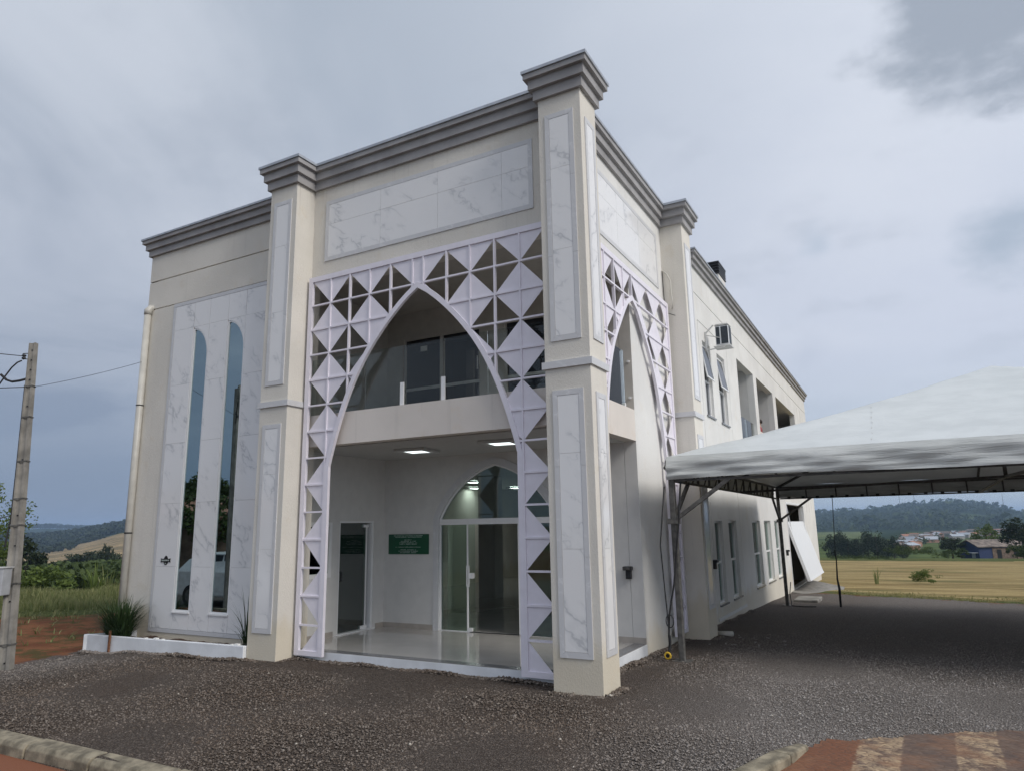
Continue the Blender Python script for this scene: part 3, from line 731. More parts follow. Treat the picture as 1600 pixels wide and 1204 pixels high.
    for z0, z1 in ((0.215, 1.4), (1.403, 2.6), (2.603, 3.8), (3.803, 5.0), (5.003, 6.15)):
        part('border_strip', MB().prism(rect(-8.74, -8.672, z0, z1), f0, f1-0.003, FX), M['border'], root)
    for i in range(3):
        a = -8.74+i*0.985; part('border_strip', MB().prism(rect(a, a+0.982, 6.153, 6.22), f0, f1-0.003, FX), M['border'], root)
        part('border_strip', MB().prism(rect(a+0.07 if i == 0 else a, a+0.982, 0.21, 0.275), f0, f1-0.003, FX), M['border'], root)
    cols = [(-8.669, -8.115, None), (-8.111, -7.68, 0), (-7.676, -7.174, None), (-7.17, -6.71, 1), (-6.706, -6.205, None), (-6.201, -5.77, None)]
    rows = [0.278, 1.32, 2.42, 3.51, 4.60, 5.67, 6.150]
    for a, c, w in cols:
        if w is None:
            for e, g in zip(rows[:-1], rows[1:]): part('marble_tile', MB().prism(rect(a+0.0015, c-0.0015, e+0.0015, g-0.0015), f0, f1, FX), M['marble'], root)
        else:
            part('marble_tile', MB().prism(rect(a+0.0015, c-0.0015, 0.2795, 0.565), f0, f1, FX), M['marble'], root)
            part('marble_tile', MB().prism(rect(a+0.0015, c-0.0015, 5.672, 6.1485), f0, f1, FX), M['marble'], root)
            wo = window_outline(*WINS[w]); cur = wo[2:-1]
            part('marble_tile', MB().prism([(WINS[w][1]-0.0005, 5.07)] + [(WINS[w][1]-0.0005, 5.669), (WINS[w][0], 5.669)] + list(reversed([(x+0.002, z+0.002) for x, z in cur])), f0, f1, FX), M['marble'], root)
    # tall mirror windows
    for w in WINS:
        o_out = window_outline(*w); o_in = window_outline(*w, e=0.028)
        fr = MB().prism(o_out, P-0.004, 0.46, FX, [o_in]); wroot = part('window', fr, M['alu'])
        part('pane', MB().prism(window_outline(*w, e=0.027), P+0.014, P+0.021, FX), M['window_glass'], wroot)
        part('sill', MB().box(w[0]-0.01, w[1]+0.01, P-0.035, 0.44, 0.545, 0.569), M['alu'], wroot)
build_structure()

# cornices, swept with mitred corners
def sweep(path, prof, z0):
    n = len(path); V = []; F = []
    for i, p in enumerate(path):
        p = Vector(p)
        def nrm(a, b): d = (Vector(b)-Vector(a)).normalized(); return Vector((d.y, -d.x))
        if i == 0: m = nrm(path[0], path[1])
        elif i == n-1: m = nrm(path[-2], path[-1])
        else:
            a, b = nrm(path[i-1], p), nrm(p, path[i+1]); s = a+b; m = s/(1+a.dot(b))
        for o, z in prof: V.append((p.x+m.x*o, p.y+m.y*o, z0+z))
    k = len(prof)
    for i in range(n-1):
        for j in range(k):
            a, b = i*k+j, i*k+(j+1) % k; F.append((a, b, b+k, a+k))
    F.append(tuple(range(k))); F.append(tuple((n-1)*k+j for j in reversed(range(k))))
    mb = MB(); mb.v = V; mb.f = F; return mb
PROF = [(0.004, 0), (0.05, 0), (0.05, 0.145), (0.10, 0.150), (0.10, 0.290), (0.150, 0.295), (0.150, 0.375), (-0.14, 0.375), (-0.14, 0.0)]
LIP = [(0.17, 0.376), (0.17, 0.42), (-0.14, 0.42), (-0.14, 0.376)]
main_path = [(-5.766, 0.95), (-5.766, 0), (-5.152, 0), (-5.152, P), (-0.6257, P), (-0.6257, 0), (0, 0), (0, 0.5335), (Q, 0.5335), (Q, 4.96), (0, 4.96), (0, 5.58), (Q, 5.58), (Q, 6.0), (-2.0, 6.0)]
c = part('cornice', sweep(main_path, PROF, 7.63), M['cornice']); part('flashing', sweep(main_path, LIP, 7.63), M['flashing'], c)
def scl(pr, s): return [(o, z*s) for o, z in pr]
left_path = [(BX0, 28.0), (BX0, P), (-5.770, P)]
c = part('cornice', sweep(left_path, scl(PROF, 0.86), 7.36), M['cornice']); part('flashing', sweep(left_path, scl(LIP, 0.86), 7.36), M['flashing'], c)
right_path = [(-2.0, 7.35), (Q, 7.35), (Q, BY1), (-4, BY1)]
c = part('cornice', sweep(right_path, scl(PROF, 0.80), 7.67), M['cornice']); part('flashing', sweep(right_path, scl(LIP, 0.80), 7.67), M['flashing'], c)
part('roof', MB().box(BX0+0.25, -0.7, 0.7, BY1-0.25, 7.15, 7.30).box(-5.1, -0.7, 0.61, 4.9, 7.31, 7.5), M['concrete'])  # unseen flat slabs, put in to block light from above

# ------------------------------------------------------------------ porch and balcony
arch_door, _dx = arch_pts(-3.07, 2.09, 3.13, 1.29, k=1.75)
arch_inner, _dx2 = arch_pts(-3.07, 2.05, 3.00, 1.17, k=1.75)
def build_porch():
    # floor slab with granite edge band
    part('porch_floor', MB().box(LW, -0.63, P+0.002, BACK+0.01, -0.4, FLOOR).box(-0.629, Q-0.002, 0.537, BACK+0.01, -0.4, FLOOR), M['porcelain'])
    g = MB().box(-5.15, -0.70, P, P+0.16, FLOOR+0.0005, FLOOR+0.005).box(Q-0.20, Q-0.004, 0.60, BACK-0.005, FLOOR+0.0005, FLOOR+0.005)
    part('granite_edge', g, M['granite'])
    part('plinth', MB().box(-5.15, -0.628, P-0.012, P+0.001, -0.4, FLOOR-0.006).box(Q-0.002, Q+0.010, 0.537, BACK, -0.4, FLOOR-0.006), M['planter'])
    for q in ((LW+0.001, -4.37, BACK-0.012, BACK-0.001), (-1.77, Q-0.001, BACK-0.012, BACK-0.001), (LW+0.001, LW+0.012, 0.63, 1.55), (LW+0.001, LW+0.012, 2.66, BACK-0.013)):
        part('skirting', MB().box(*q, FLOOR, FLOOR+0.09), M['skirting'])
    # back wall with arched doorway
    door_hole = [(-1.78, FLOOR-0.01)] + arch_door + [(-4.36, FLOOR-0.01)]
    mb = MB().prism(rect(LW, Q-0.21, FLOOR-0.02, SL0), BACK, BACK+0.15, FX, [ [(x, max(z, FLOOR)) for x, z in door_hole] ])
    part('wall', mb, M['white_wall'])
    part('wall', MB().box(Q-0.205, Q-0.004, BACK-0.0015, BACK+0.01, FLOOR, SL0-0.001), M['white_wall'])
    # left wall of the porch, with a door and a window
    hole_d = rect(1.66, 2.58, FLOOR+0.002, 2.05); hole_w = rect(0.78, 1.47, 1.11, 2.03)
    part('wall', MB().prism(rect(0.62, BACK, FLOOR-0.02, SL0), LW-0.14, LW, SX, [hole_d, hole_w]), M['white_wall'])
    # slab beam and ceiling
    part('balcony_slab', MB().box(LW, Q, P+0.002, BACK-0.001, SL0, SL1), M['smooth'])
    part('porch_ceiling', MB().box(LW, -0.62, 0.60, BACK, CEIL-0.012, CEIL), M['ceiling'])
    # arched frame
    out_ = [(-1.78, FLOOR)] + arch_door + [(-4.36, FLOOR)]
    inn = [(-1.90, FLOOR+0.003)] + arch_inner + [(-4.24, FLOOR+0.003)]
    inn2 = [(-1.90, FLOOR)] + arch_inner + [(-4.24, FLOOR)]
    n = len(out_); mb = MB()
    for w in (BACK-0.02, BACK+0.13): mb.v += [FX(x, z, w) for x, z in out_] + [FX(x, z, w) for x, z in inn2]
    for i in range(n-1):
        a, b_, c_, d_ = i, i+1, n+i+1, n+i; k = 2*n
        mb.f += [(a, b_, c_, d_), (k+d_, k+c_, k+b_, k+a), (a, k+a, k+b_, b_), (d_, c_, k+c_, k+d_)]
    dr = part('arched_doorway', mb, M['border'])
    # white aluminium inner edge + transom
    mb = MB(); inn3 = [(-3.07+(x+3.07)*0.982, z-0.03 if z > 2.0 else z) for x, z in inn2]
    for w in (BACK+0.02, BACK+0.07): mb.v += [FX(x, z, w) for x, z in inn2] + [FX(x, z, w) for x, z in inn3]
    for i in range(n-1):
        a, b_, c_, d_ = i, i+1, n+i+1, n+i; k = 2*n
        mb.f += [(a, b_, c_, d_), (k+d_, k+c_, k+b_, k+a), (a, k+a, k+b_, b_), (d_, c_, k+c_, k+d_)]
    part('door_frame', mb, M['alu'], dr)
    part('transom', MB().box(-4.235, -1.905, BACK+0.005, BACK+0.085, 1.955, 2.055), M['alu'], dr)
    fan = [(-1.93, 2.056)] + [(-3.07+(x+3.07)*0.975, z-0.03) for x, z in arch_inner[1:-1]] + [(-4.21, 2.056)]
    part('pane', MB().prism(fan, BACK+0.040, BACK+0.046, FX), M['door_glass'], dr)
    zf = FLOOR+0.012
    for x0, x1, yy in ((-4.21, -3.66, BACK+0.050), (-4.10, -3.52, BACK+0.066), (-2.62, -1.93, BACK+0.050)):
        part('pane', MB().box(x0, x1, yy, yy+0.006, zf, 1.954), M['door_glass'], dr)
    part('frame_bar', MB().box(-3.672, -3.650, BACK+0.034, BACK+0.062, zf, 1.954), M['alu'], dr)
    part('frame_bar', MB().box(-2.640, -2.618, BACK+0.034, BACK+0.062, zf, 1.954), M['alu'], dr)
    part('door_track', MB().box(-4.22, -3.60, BACK+0.02, BACK+0.08, FLOOR+0.001, FLOOR+0.012), M['alu'], dr)
    part('door_track', MB().box(-3.598, -2.642, BACK+0.015, BACK+0.085, FLOOR+0.001, FLOOR+0.008), M['dark_rubber'], dr)
    h = MB().box(-3.645, -3.630, BACK-0.03, BACK-0.01, 0.89, 1.25).box(-3.60, -3.585, BACK-0.03, BACK-0.01, 0.89, 1.25).box(-3.645, -3.585, BACK-0.027, BACK-0.013, 0.91, 0.93).box(-3.645, -3.585, BACK-0.027, BACK-0.013, 1.21, 1.23).box(-3.59, -3.52, BACK-0.02, BACK+0.05, 1.03, 1.12)
    part('handle', h, M['alu'], dr)
    part('lock', MB().box(-3.64, -3.56, BACK+0.015, BACK+0.06, FLOOR+0.012, FLOOR+0.07), M['alu'], dr)
    # side door in the left wall
    X = LW
    dd = part('side_door', MB().prism([(1.66, FLOOR+0.003), (1.66, 2.05), (2.58, 2.05), (2.58, FLOOR+0.003), (2.53, FLOOR+0.003), (2.53, 2.02), (1.69, 2.02), (1.69, FLOOR+0.003)][::-1], X-0.13, X-0.01, SX), M['alu'])
    part('pane', MB().box(X-0.085, X-0.077, 1.69, 2.44, FLOOR+0.01, 2.02), M['side_glass'], dd)
    part('pivot_rail', MB().box(X-0.10, X-0.06, 2.36, 2.50, 1.94, 1.99).box(X-0.10, X-0.06, 2.33, 2.50, FLOOR+0.02, FLOOR+0.08).box(X-0.095, X-0.068, 2.44, 2.475, FLOOR+0.08, 1.94), M['alu'], dd)
    part('handle', MB().tube([(X-0.07, 1.76, 1.03), (X-0.03, 1.76, 1.03), (X-0.03, 1.76, 1.18), (X-0.07, 1.76, 1.18)], 0.018, 8), M['black'], dd)
    part('threshold', MB().box(X-0.13, X+0.012, 1.60, 2.64, FLOOR+0.001, FLOOR+0.022), M['alu'], dd)
    wn_ = part('window', MB().prism(rect(0.78, 1.47, 1.11, 2.03), X-0.13, X+0.006, SX, [rect(0.85, 1.40, 1.18, 1.96)]), M['alu'])
    part('pane', MB().box(X-0.07, X-0.062, 0.85, 1.40, 1.18, 1.96), M['door_glass'], wn_)
    # upper floor: back wall with two glazed doors, left wall, ceiling
    hA = rect(-5.09, -3.33, SL1+0.02, 5.54); hB = rect(-2.82, -0.95, SL1+0.02, 5.56)
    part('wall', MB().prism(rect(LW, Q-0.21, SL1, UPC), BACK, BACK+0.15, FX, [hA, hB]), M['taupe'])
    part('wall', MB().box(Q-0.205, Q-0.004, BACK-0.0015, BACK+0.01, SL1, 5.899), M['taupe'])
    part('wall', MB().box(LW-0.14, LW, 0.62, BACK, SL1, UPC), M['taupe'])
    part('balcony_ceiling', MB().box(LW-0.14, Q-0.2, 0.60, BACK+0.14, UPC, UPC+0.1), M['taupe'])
    for (x0, x1, xm, zt) in ((-5.09, -3.33, -4.21, 5.54), (-2.82, -0.95, -1.89, 5.56)):
        y = BACK+0.03
        d = part('balcony_door', MB().prism(rect(x0, x1, SL1+0.02, zt), BACK+0.01, BACK+0.10, FX, [rect(x0+0.035, xm-0.035, SL1+0.05, zt-0.03), rect(xm+0.035, x1-0.035, SL1+0.05, zt-0.03)]), M['taupe'])
        for a, c_ in ((x0+0.035, xm-0.035), (xm+0.035, x1-0.035)):
            part('pane', MB().box(a, c_, y+0.02, y+0.028, SL1+0.05, zt-0.03), M['balcony_glass'], d)
            part('mid_rail', MB().box(a, c_, y, y+0.019, 4.51, 4.565), M['lamp_frame'], d)
            part('head_gap', MB().box(a, c_, y+0.005, y+0.019, zt-0.14, zt-0.031), M['black'], d)
        part('pull_handle', MB().box(x1-0.075, x1-0.06, BACK-0.01, BACK+0.005, 4.75, 5.0), M['alu'], d)
        if x0 < -5: part('notice', MB().box(-4.72, -4.57, y+0.010, y+0.018, 5.27, 5.37), M['alu'], d)
    # glass balustrade
    z0 = SL1+0.001
    rail = bpy.data.objects.new('glass_balustrade', None); COL.objects.link(rail); bp(rail)
    for a, c_ in ((-5.14, -4.02), (-4.01, -3.28), (-3.26, -2.53), (-2.51, -1.78), (-1.77, -0.70)):
        part('glass_panel', MB().box(a, c_, 0.505, 0.515, z0+0.01, 4.65), M['rail_glass'], rail)
    for x in (-3.27, -2.52): part('clamp_post', MB().box(x-0.030, x+0.030, 0.475, 0.503, z0, 4.07), M['alu'], rail)
    for a, c_ in ((0.62, 1.60), (1.62, 2.66)):
        part('glass_panel', MB().box(-0.515, -0.505, a, c_, z0+0.01, 4.65), M['rail_glass'], rail)
    for x in (0.70, 1.61, 2.62): part('clamp_post', MB().box(-0.545, -0.517, x-0.02, x+0.02, z0, 4.07) if x == 1.61 else MB().box(-0.53, -0.49, x-0.015, x+0.015, z0, z0+0.08), M['alu'], rail)
    for zz in (4.51, 3.91): part('bolt', MB().tube([(-0.50, BACK-0.035, zz), (-0.50, BACK-0.002, zz)], 0.022, 10), M['alu'], rail)
    # entrance hall behind the arched doorway and the other rooms
    rm = MB().box(-9.38, Q-0.21, BACK+0.16, 18.3, -0.02, FLOOR-0.002); part('hall_floor', rm, M['porcelain'])
    part('hall_wall', MB().box(-9.38, Q-0.21, 18.3, 18.4, FLOOR, CEIL), M['inner_dark'])
    part('hall_ceiling', MB().box(-9.37, Q-0.21, BACK+0.16, 28, SL0, SL0+0.12), M['inner_dark'])
    part('hall_floor', MB().box(-9.38, LW-0.145, 0.63, BACK+0.155, -0.02, FLOOR-0.003), M['porcelain'])
    part('hall_wall', MB().box(-7.4, -7.3, 0.64, 4.19, FLOOR, SL0-0.001), M['white_wall'])  # white wall added close behind the side door to brighten that room
    part('hall_pillar', MB().box(-6.55, -6.08, 8.0, 8.45, FLOOR, CEIL), M['white_wall'])
    part('hall_wall', MB().box(-9.37, -5.65, 4.2, 4.3, FLOOR, SL0), M['taupe'])
    part('upper_floor_slab', MB().box(-9.37, LW-0.15, 0.63, BACK+0.15, SL0, SL0+0.12), M['inner_dark'])
    part('upper_wall', MB().box(-9.37, -0.7, 6.0, 6.1, SL0+0.13, 7.1), M['inner_dark'])
    part('rear_wall', MB().box(BX0+0.21, Q-0.21, BY1-0.2, BY1-0.02, -1.2, 7.66), M['stucco_side'])
build_porch()

# ------------------------------------------------------------------ arched screens of bars and folded sheet triangles
ZR = [5.935-0.4175*k for k in range(15)]       # row lines, top to bottom
def interp_curve(pts):
    zs = [p[0] for p in pts]; ds = [p[1] for p in pts]
    return lambda z: float(np.interp(z, zs, ds))
def smooth_arch(samples):
    z = np.array([s[0] for s in samples]); d = np.array([s[1] for s in samples])
    co = np.polyfit(d, z, 4)
    dd = np.linspace(0, d.max(), 40); zz = np.polyval(co, dd)
    zz = np.minimum.accumulate(zz)
    order = np.argsort(zz); return lambda q: float(np.interp(q, zz[order], dd[order]))
def clip_half(poly, keep):
    out_p = []
    for i in range(len(poly)):
        a, b = poly[i], poly[(i+1) % len(poly)]; fa, fb = keep(a), keep(b)
        if fa >= 0: out_p.append(a)
        if (fa >= 0) != (fb >= 0):
            t = fa/(fa-fb); out_p.append((a[0]+(b[0]-a[0])*t, a[1]+(b[1]-a[1])*t))
    return out_p
def build_screen(c0, half, lines, samples, w, outw, mp, parity, zbot):
    """c0 centre, half half-width, lines: distances of the vertical bars from the centre, outw=+-1 outward direction of w"""
    root = bpy.data.objects.new('arched_screen', None); COL.objects.link(root); bp(root)
    dxf = smooth_arch(samples); zk = samples[-1][0]; dmax = samples[-1][1]; apex = samples[0][0]
    leg = dmax
    def edge(z):            # opening half-width at height z
        if z >= apex: return 0.0
        if z <= zk: return leg
        return dxf(z)
    wf, wb = w, w - outw*0.05          # front, back
    wm = w - outw*0.022
    bars_w0, bars_w1 = w - outw*0.002, w - outw*0.048
    band = 0.075
    # rim following the arch
    zs = list(np.linspace(zbot, zk, 6)) + list(np.linspace(zk, apex, 26))[1:]
    zs = sorted(set(zs))
    for s in (-1, 1):
        inner = [(c0+s*edge(z), z) for z in zs]
        outer = []
        for i, (u, v) in enumerate(inner):
            a = inner[max(0, i-1)]; b = inner[min(len(inner)-1, i+1)]
            tx, tz = b[0]-a[0], b[1]-a[1]; L = math.hypot(tx, tz); nx, nz = tz/L, -tx/L
            if nx*s < 0: nx, nz = -nx, -nz
            outer.append((u+nx*band, v+nz*band))
        outer[-1] = (c0, apex+band*1.25); 
        part('arch_rim', MB().prism(inner+outer[::-1], wf, wb, mp), M['grille'], root)
    # outer frame
    fw = 0.085; top = 6.015
    for s in (-1, 1):
        part('frame_bar', MB().prism(sorted(rect(c0+s*half, c0+s*(half-fw), zbot, top-fw-0.001), key=lambda p: 0) , wf, wb, mp), M['grille'], root)
        part('frame_bar', MB().prism(rect(*sorted((c0+s*(half-fw-0.001), c0+s*(leg+0.001))), zbot, zbot+0.07), wf-outw*0.002, wb, mp), M['grille'], root)
    part('frame_bar', MB().prism(rect(c0-half, c0+half, top-fw, top), wf, wb, mp), M['grille'], root)
    bw = 0.013
    # vertical bars
    for s in (-1, 1):
        for d in lines:
            if d == 0 and s < 0: continue
            if d >= half-fw: continue
            # lowest z of the bar: where the arch edge passes d
            if d > leg+band: zl = zbot+0.07
            else:
                zz = [z for z in np.linspace(zk, apex+0.02, 200) if edge(z)+band*0.6 <= d]
                zl = min(zz) if zz else apex+0.03
            part('upright_bar', MB().prism(rect(c0+s*d-bw, c0+s*d+bw, zl, top-fw-0.001), bars_w0, bars_w1, mp), M['grille'], root)
            if d == 0: break
    for k, z in enumerate(ZR):
        if k == 0: continue
        e = edge(z)+band*0.7
        for s in (-1, 1):
            if e < half-fw:
                a, b = sorted((c0+s*e, c0+s*(half-fw-0.001)))
                part('cross_bar', MB().prism(rect(a, b, z-bw, z+bw), bars_w0-outw*0.001, bars_w1+outw*0.001, mp), M['grille'], root)
    # sheet triangles
    cols = [d for d in lines if d <= half-0.05]
    if cols[0] == 0: cells = list(zip(cols[:-1], cols[1:]))
    else: cells = [( -cols[0], cols[0])]+list(zip(cols[:-1], cols[1:]))
    for s in (-1, 1):
        for ci, (da, db) in enumerate(cells):
            if da < 0 and s < 0: continue
            for r in range(len(ZR)-1):
                zt, zb = ZR[r], ZR[r+1]
                if da < 0:
                    if r > 0: continue
                    poly = [(-da*-1, zt), (db, zt), (db, zb), (da, zb)]
                    poly = [(da, zt), (db, zt), (db, zb), (da, zb)]
                else:
                    idx = len(cells)-1-ci          # counted from the frame inwards
                    axis_inner = (idx % 2 == 0) == (parity == 0)    # diamond axis on the inner side of this cell
                    ax, ot = (da, db) if axis_inner else (db, da)
                    # upper rows hang from the top, odd rows rise from the bottom; both point at the axis
                    if r % 2 == 0: poly = [(ax, zt), (ot, zt), (ax, zb)]
                    else: poly = [(ax, zt), (ot, zb), (ax, zb)]
                # keep what lies outside the arch
                zm0, zm1 = zt, zb
                e0, e1 = edge(zm0)+0.03, edge(zm1)+0.03
                if zt > apex:
                    e0 = 0.0; zm0 = apex+0.04
                def keep(p, e0=e0, e1=e1, z0=zm0, z1=zm1):
                    t = (p[1]-z1)/(z0-z1); return p[0]-(e1+(e0-e1)*t)
                if zb < apex+0.03:
                    if da < 0:
                        poly = clip_half(poly, lambda p: p[1]-(apex+0.05))
                    else: poly = clip_half(poly, keep)
                if len(poly) < 3: continue
                ar = abs(sum(poly[i][0]*poly[(i+1) % len(poly)][1]-poly[(i+1) % len(poly)][0]*poly[i][1] for i in range(len(poly))))/2
                if ar < 0.0025: continue
                part('sheet_panel', MB().prism([(c0+s*u, v) for u, v in poly], wm, wm-outw*0.003, mp), M['grille'], root)
    return root
FS = [(5.45, 0.0), (5.07, 0.48), (4.66, 0.87), (4.25, 1.11), (3.89, 1.33), (3.5, 1.46), (3.02, 1.62), (2.86, 1.66)]
build_screen(-2.87, 2.225, [0.10, 0.52, 0.93, 1.34, 1.745, 2.14], FS, 0.30, -1, FX, 0, 0.075)
SS = [(5.49, 0.0), (5.07, 0.50), (4.67, 0.86), (4.22, 1.08), (3.83, 1.23), (3.39, 1.36), (2.95, 1.42)]
build_screen(2.75, 2.10, [0.0, 0.41, 0.82, 1.23, 1.64, 2.02], SS, -0.33, 1, SX, 1, 0.06)

# ------------------------------------------------------------------ long side wing
UPW = [(7.93, 8.70), (9.40, 10.26)]
GRW = [(7.86, 8.62), (9.26, 10.16), (12.26, 13.45), (14.15, 15.32), (16.08, 17.2)]
BAYS = [(11.95, 14.45), (15.0, 18.25), (18.95, 24.2)]
def build_wing():
    holes = [rect(a, b, 4.30, 6.03) for a, b in UPW] + [rect(a, b, 0.19, 1.95) for a, b in GRW] + [rect(a, b, 3.72, 6.42) for a, b in BAYS] + [rect(19.0, 24.0, -0.42, 2.60)]
    part('wall', MB().prism(rect(5.58, BY1, -1.4, 7.68), Q-0.20, Q-CORE, SX, holes), M['stucco_side'])
    def inflate(h, e): 
        us = [p[0] for p in h]; vs = [p[1] for p in h]; return rect(min(us)-e, max(us)+e, min(vs)-e, max(vs)+e)
    g = 0.0125
    pan = (7.62, 10.62, -0.10, 6.43)
    c0_, c1_ = Q-CORE+0.0005, Q
    part('stucco_coat', MB().prism(rect(5.58, BY1, 7.062, 7.67), c0_, c1_, SX), M['stucco_side'])
    flutes = [rect(y-0.03, y+0.03, 2.30, 6.9) for y in (25.3, 26.3, 27.3)]
    hh = [rect(pan[0]-g, pan[1]+g, pan[2], pan[3]+g)] + [inflate(h, 0.001) for h in holes[2:] if min(p[0] for p in h) > 10.7] + flutes
    part('stucco_coat', MB().prism(rect(5.58, BY1, -1.4, 7.038), c0_, c1_, SX, hh), M['stucco_side'])
    hh = [inflate(h, 0.001) for h in holes if max(p[0] for p in h) < 10.6]
    part('stucco_coat', MB().prism(rect(pan[0]+g, pan[1]-g, pan[2]+g, pan[3]-g), c0_, c1_, SX, hh), M['stucco_side'])
    part('drip_moulding', MB().box(Q-0.001, Q+0.02, 7.60, 10.64, -0.12, -0.05), M['white_wall'])
    # windows: pairs of leaves, upper one a top-hung vent
    def win(y0, y1, z0, z1, zm, vent, sill=True):
        x = Q-0.13
        t = 0.045
        r_ = part('window', MB().prism(rect(y0, y1, z0, z1), x, x+0.06, SX, [rect(y0+t, y1-t, z0+t, zm-t/2), rect(y0+t, y1-t, zm+t/2, z1-t)]), M['alu'])
        part('pane', MB().box(x+0.02, x+0.026, y0+t, y1-t, z0+t, zm-t/2), M['balcony_glass' if z0 > 3 else 'door_glass'], r_)
        if vent:
            L = z1-t-zm-t/2; a = R(9)
            def vp(u, v, w): return (x+0.05+math.sin(a)*(L-v)+w*math.cos(a), u, z1-t-0.01-math.cos(a)*(L-v)+w*math.sin(a))
            s_ = part('vent_sash', MB().prism(rect(y0+t, y1-t, 0, L-0.01), 0, 0.025, vp, [rect(y0+t+0.035, y1-t-0.035, 0.035, L-0.045)]), M['alu'], r_)
            part('pane', MB().prism(rect(y0+t+0.036, y1-t-0.036, 0.036, L-0.046), 0.010, 0.015, vp), M['vent_glass'], r_)
        else:
            part('pane', MB().box(x+0.02, x+0.026, y0+t, y1-t, zm+t/2, z1-t), M['door_glass'], r_)
        part('mullion', MB().box(x+0.001, x+0.05, (y0+y1)/2-0.02, (y0+y1)/2+0.02, z0+t+0.001, zm-t/2-0.001), M['alu'], r_)
        if sill: part('sill', MB().box(Q-0.07, Q+0.035, y0-0.03, y1+0.03, z0-0.035, z0-0.002), M['granite'], r_)
        if z0 > 3: part('blind', MB().box(x-0.08, x-0.07, y0+0.06, y1-0.06, z0+0.05, z1-0.06), M['curtain'], r_)
    for a, b in UPW: win(a, b, 4.30, 6.03, 5.14, True)
    for a, b in GRW: win(a, b, 0.19, 1.95, 1.05, False)
    # upper gallery behind the open bays
    part('gallery_floor', MB().box(-3.6, Q-0.21, 10.9, BY1-0.25, 3.45, 3.70), M['concrete'])
    part('gallery_wall', MB().box(-3.6, -3.5, 10.9, BY1-0.25, 3.71, 7.1), M['inner_dark'])
    part('gallery_wall', MB().box(-3.49, Q-0.21, 10.9, 11.0, 3.71, 7.1), M['white_wall'])
    part('gallery_ceiling', MB().box(-3.49, Q-0.21, 11.01, BY1-0.25, 6.55, 6.60), M['white_wall'])
    for a, b in ((12.0, 14.3), (15.4, 18.0), (19.5, 23.5)):
        g_ = part('gallery_window', MB().prism(rect(a, b, 4.4, 6.2), -3.499, -3.46, SX, [rect(a+0.06, (a+b)/2-0.03, 4.46, 6.14), rect((a+b)/2+0.03, b-0.06, 4.46, 6.14)]), M['alu'])
        part('pane', MB().box(-3.485, -3.480, a+0.06, b-0.06, 4.46, 6.14), M['black'], g_)
    for y in (14.45, 18.25):
        part('gallery_pillar', MB().box(Q-0.62, Q-0.205, y, y+0.5, 3.70, 6.55), M['white_wall'])
    for a, b in BAYS:
        if a < 12:
            part('parapet', MB().box(Q-0.16, Q-0.02, a+0.001, b-0.001, 3.721, 3.95), M['white_wall'])
            part('glass_panel', MB().box(Q-0.10, Q-0.09, a+0.02, 13.25, 3.96, 4.86), M['rail_glass'])
            part('glass_panel', MB().box(Q-0.10, Q-0.09, 13.28, b-0.02, 3.96, 4.86), M['rail_glass'])
        else:
            part('parapet', MB().box(Q-0.16, Q-0.02, a+0.001, b-0.001, 3.721, 4.72), M['smooth'])
    # tilting white panel door, half open
    gd = part('garage_frame', MB().prism([(19.0, -0.42), (19.0, 2.60), (24.0, 2.60), (24.0, -0.42), (23.93, -0.42), (23.93, 2.53), (19.07, 2.53), (19.07, -0.42)][::-1], Q-0.18, Q+0.02, SX), M['alu'])
    bot, top = Vector((0.06, 0, -0.10)), Vector((-0.52, 0, 1.90)); d = (top-bot); L = d.length; d.normalize(); nrm = Vector((d.z, 0, -d.x))
    def gp(u, v, w): q = bot + d*v + nrm*w; return (q.x, u, q.z)
    part('tilting_door', MB().prism(rect(19.15, 23.85, 0, L), 0, 0.06, gp), M['alu'], gd)
    part('door_edge', MB().prism(rect(19.10, 19.148, -0.02, L+0.02), -0.02, 0.075, gp).prism(rect(19.149, 23.85, -0.05, -0.001), -0.02, 0.075, gp), M['alu'], gd)
    part('door_arm', MB().bar((Q-0.05, 23.5, 2.50), (-0.30, 23.5, 1.2), 0.03).bar((Q-0.05, 19.5, 2.50), (-0.34, 19.5, 1.3), 0.03), M['alu'], gd)
    # boxy vent stack on the roof
    st = part('roof_stack', MB().box(-2.0, -1.0, 13.28, 14.24, 7.3, 9.46), M['stucco_side'])
    part('stack_cap', MB().box(-2.05, -0.96, 13.24, 14.28, 9.82, 9.87), M['black'], st)
    for i in range(4): part('louvre', MB().box(-2.03, -0.97, 13.25, 14.27, 9.48+0.09*i, 9.52+0.09*i), M['black'], st)
    part('stack_core', MB().box(-1.95, -1.03, 13.30, 14.20, 9.461, 9.819), M['dark_rubber'], st)
build_wing()
# downpipe at the far left corner
dp = part('downpipe', MB().tube([(-9.47, P-0.065, -0.2), (-9.47, P-0.065, 6.16)], 0.062, 14), M['pvc'], smooth=True)
part('pipe_clip', MB().tube([(-9.47, P-0.065, 1.90), (-9.47, P-0.065, 1.925)], 0.068, 14).tube([(-9.47, P-0.065, 4.3), (-9.47, P-0.065, 4.32)], 0.068, 14), M['dark_rubber'], dp)
part('pipe_elbow', MB().tube([(-9.47, P-0.065, 6.12), (-9.47, P-0.065, 6.20), (-9.46, P-0.03, 6.25), (-9.46, P+0.05, 6.26)], 0.072, 14), M['pvc'], dp, smooth=True)

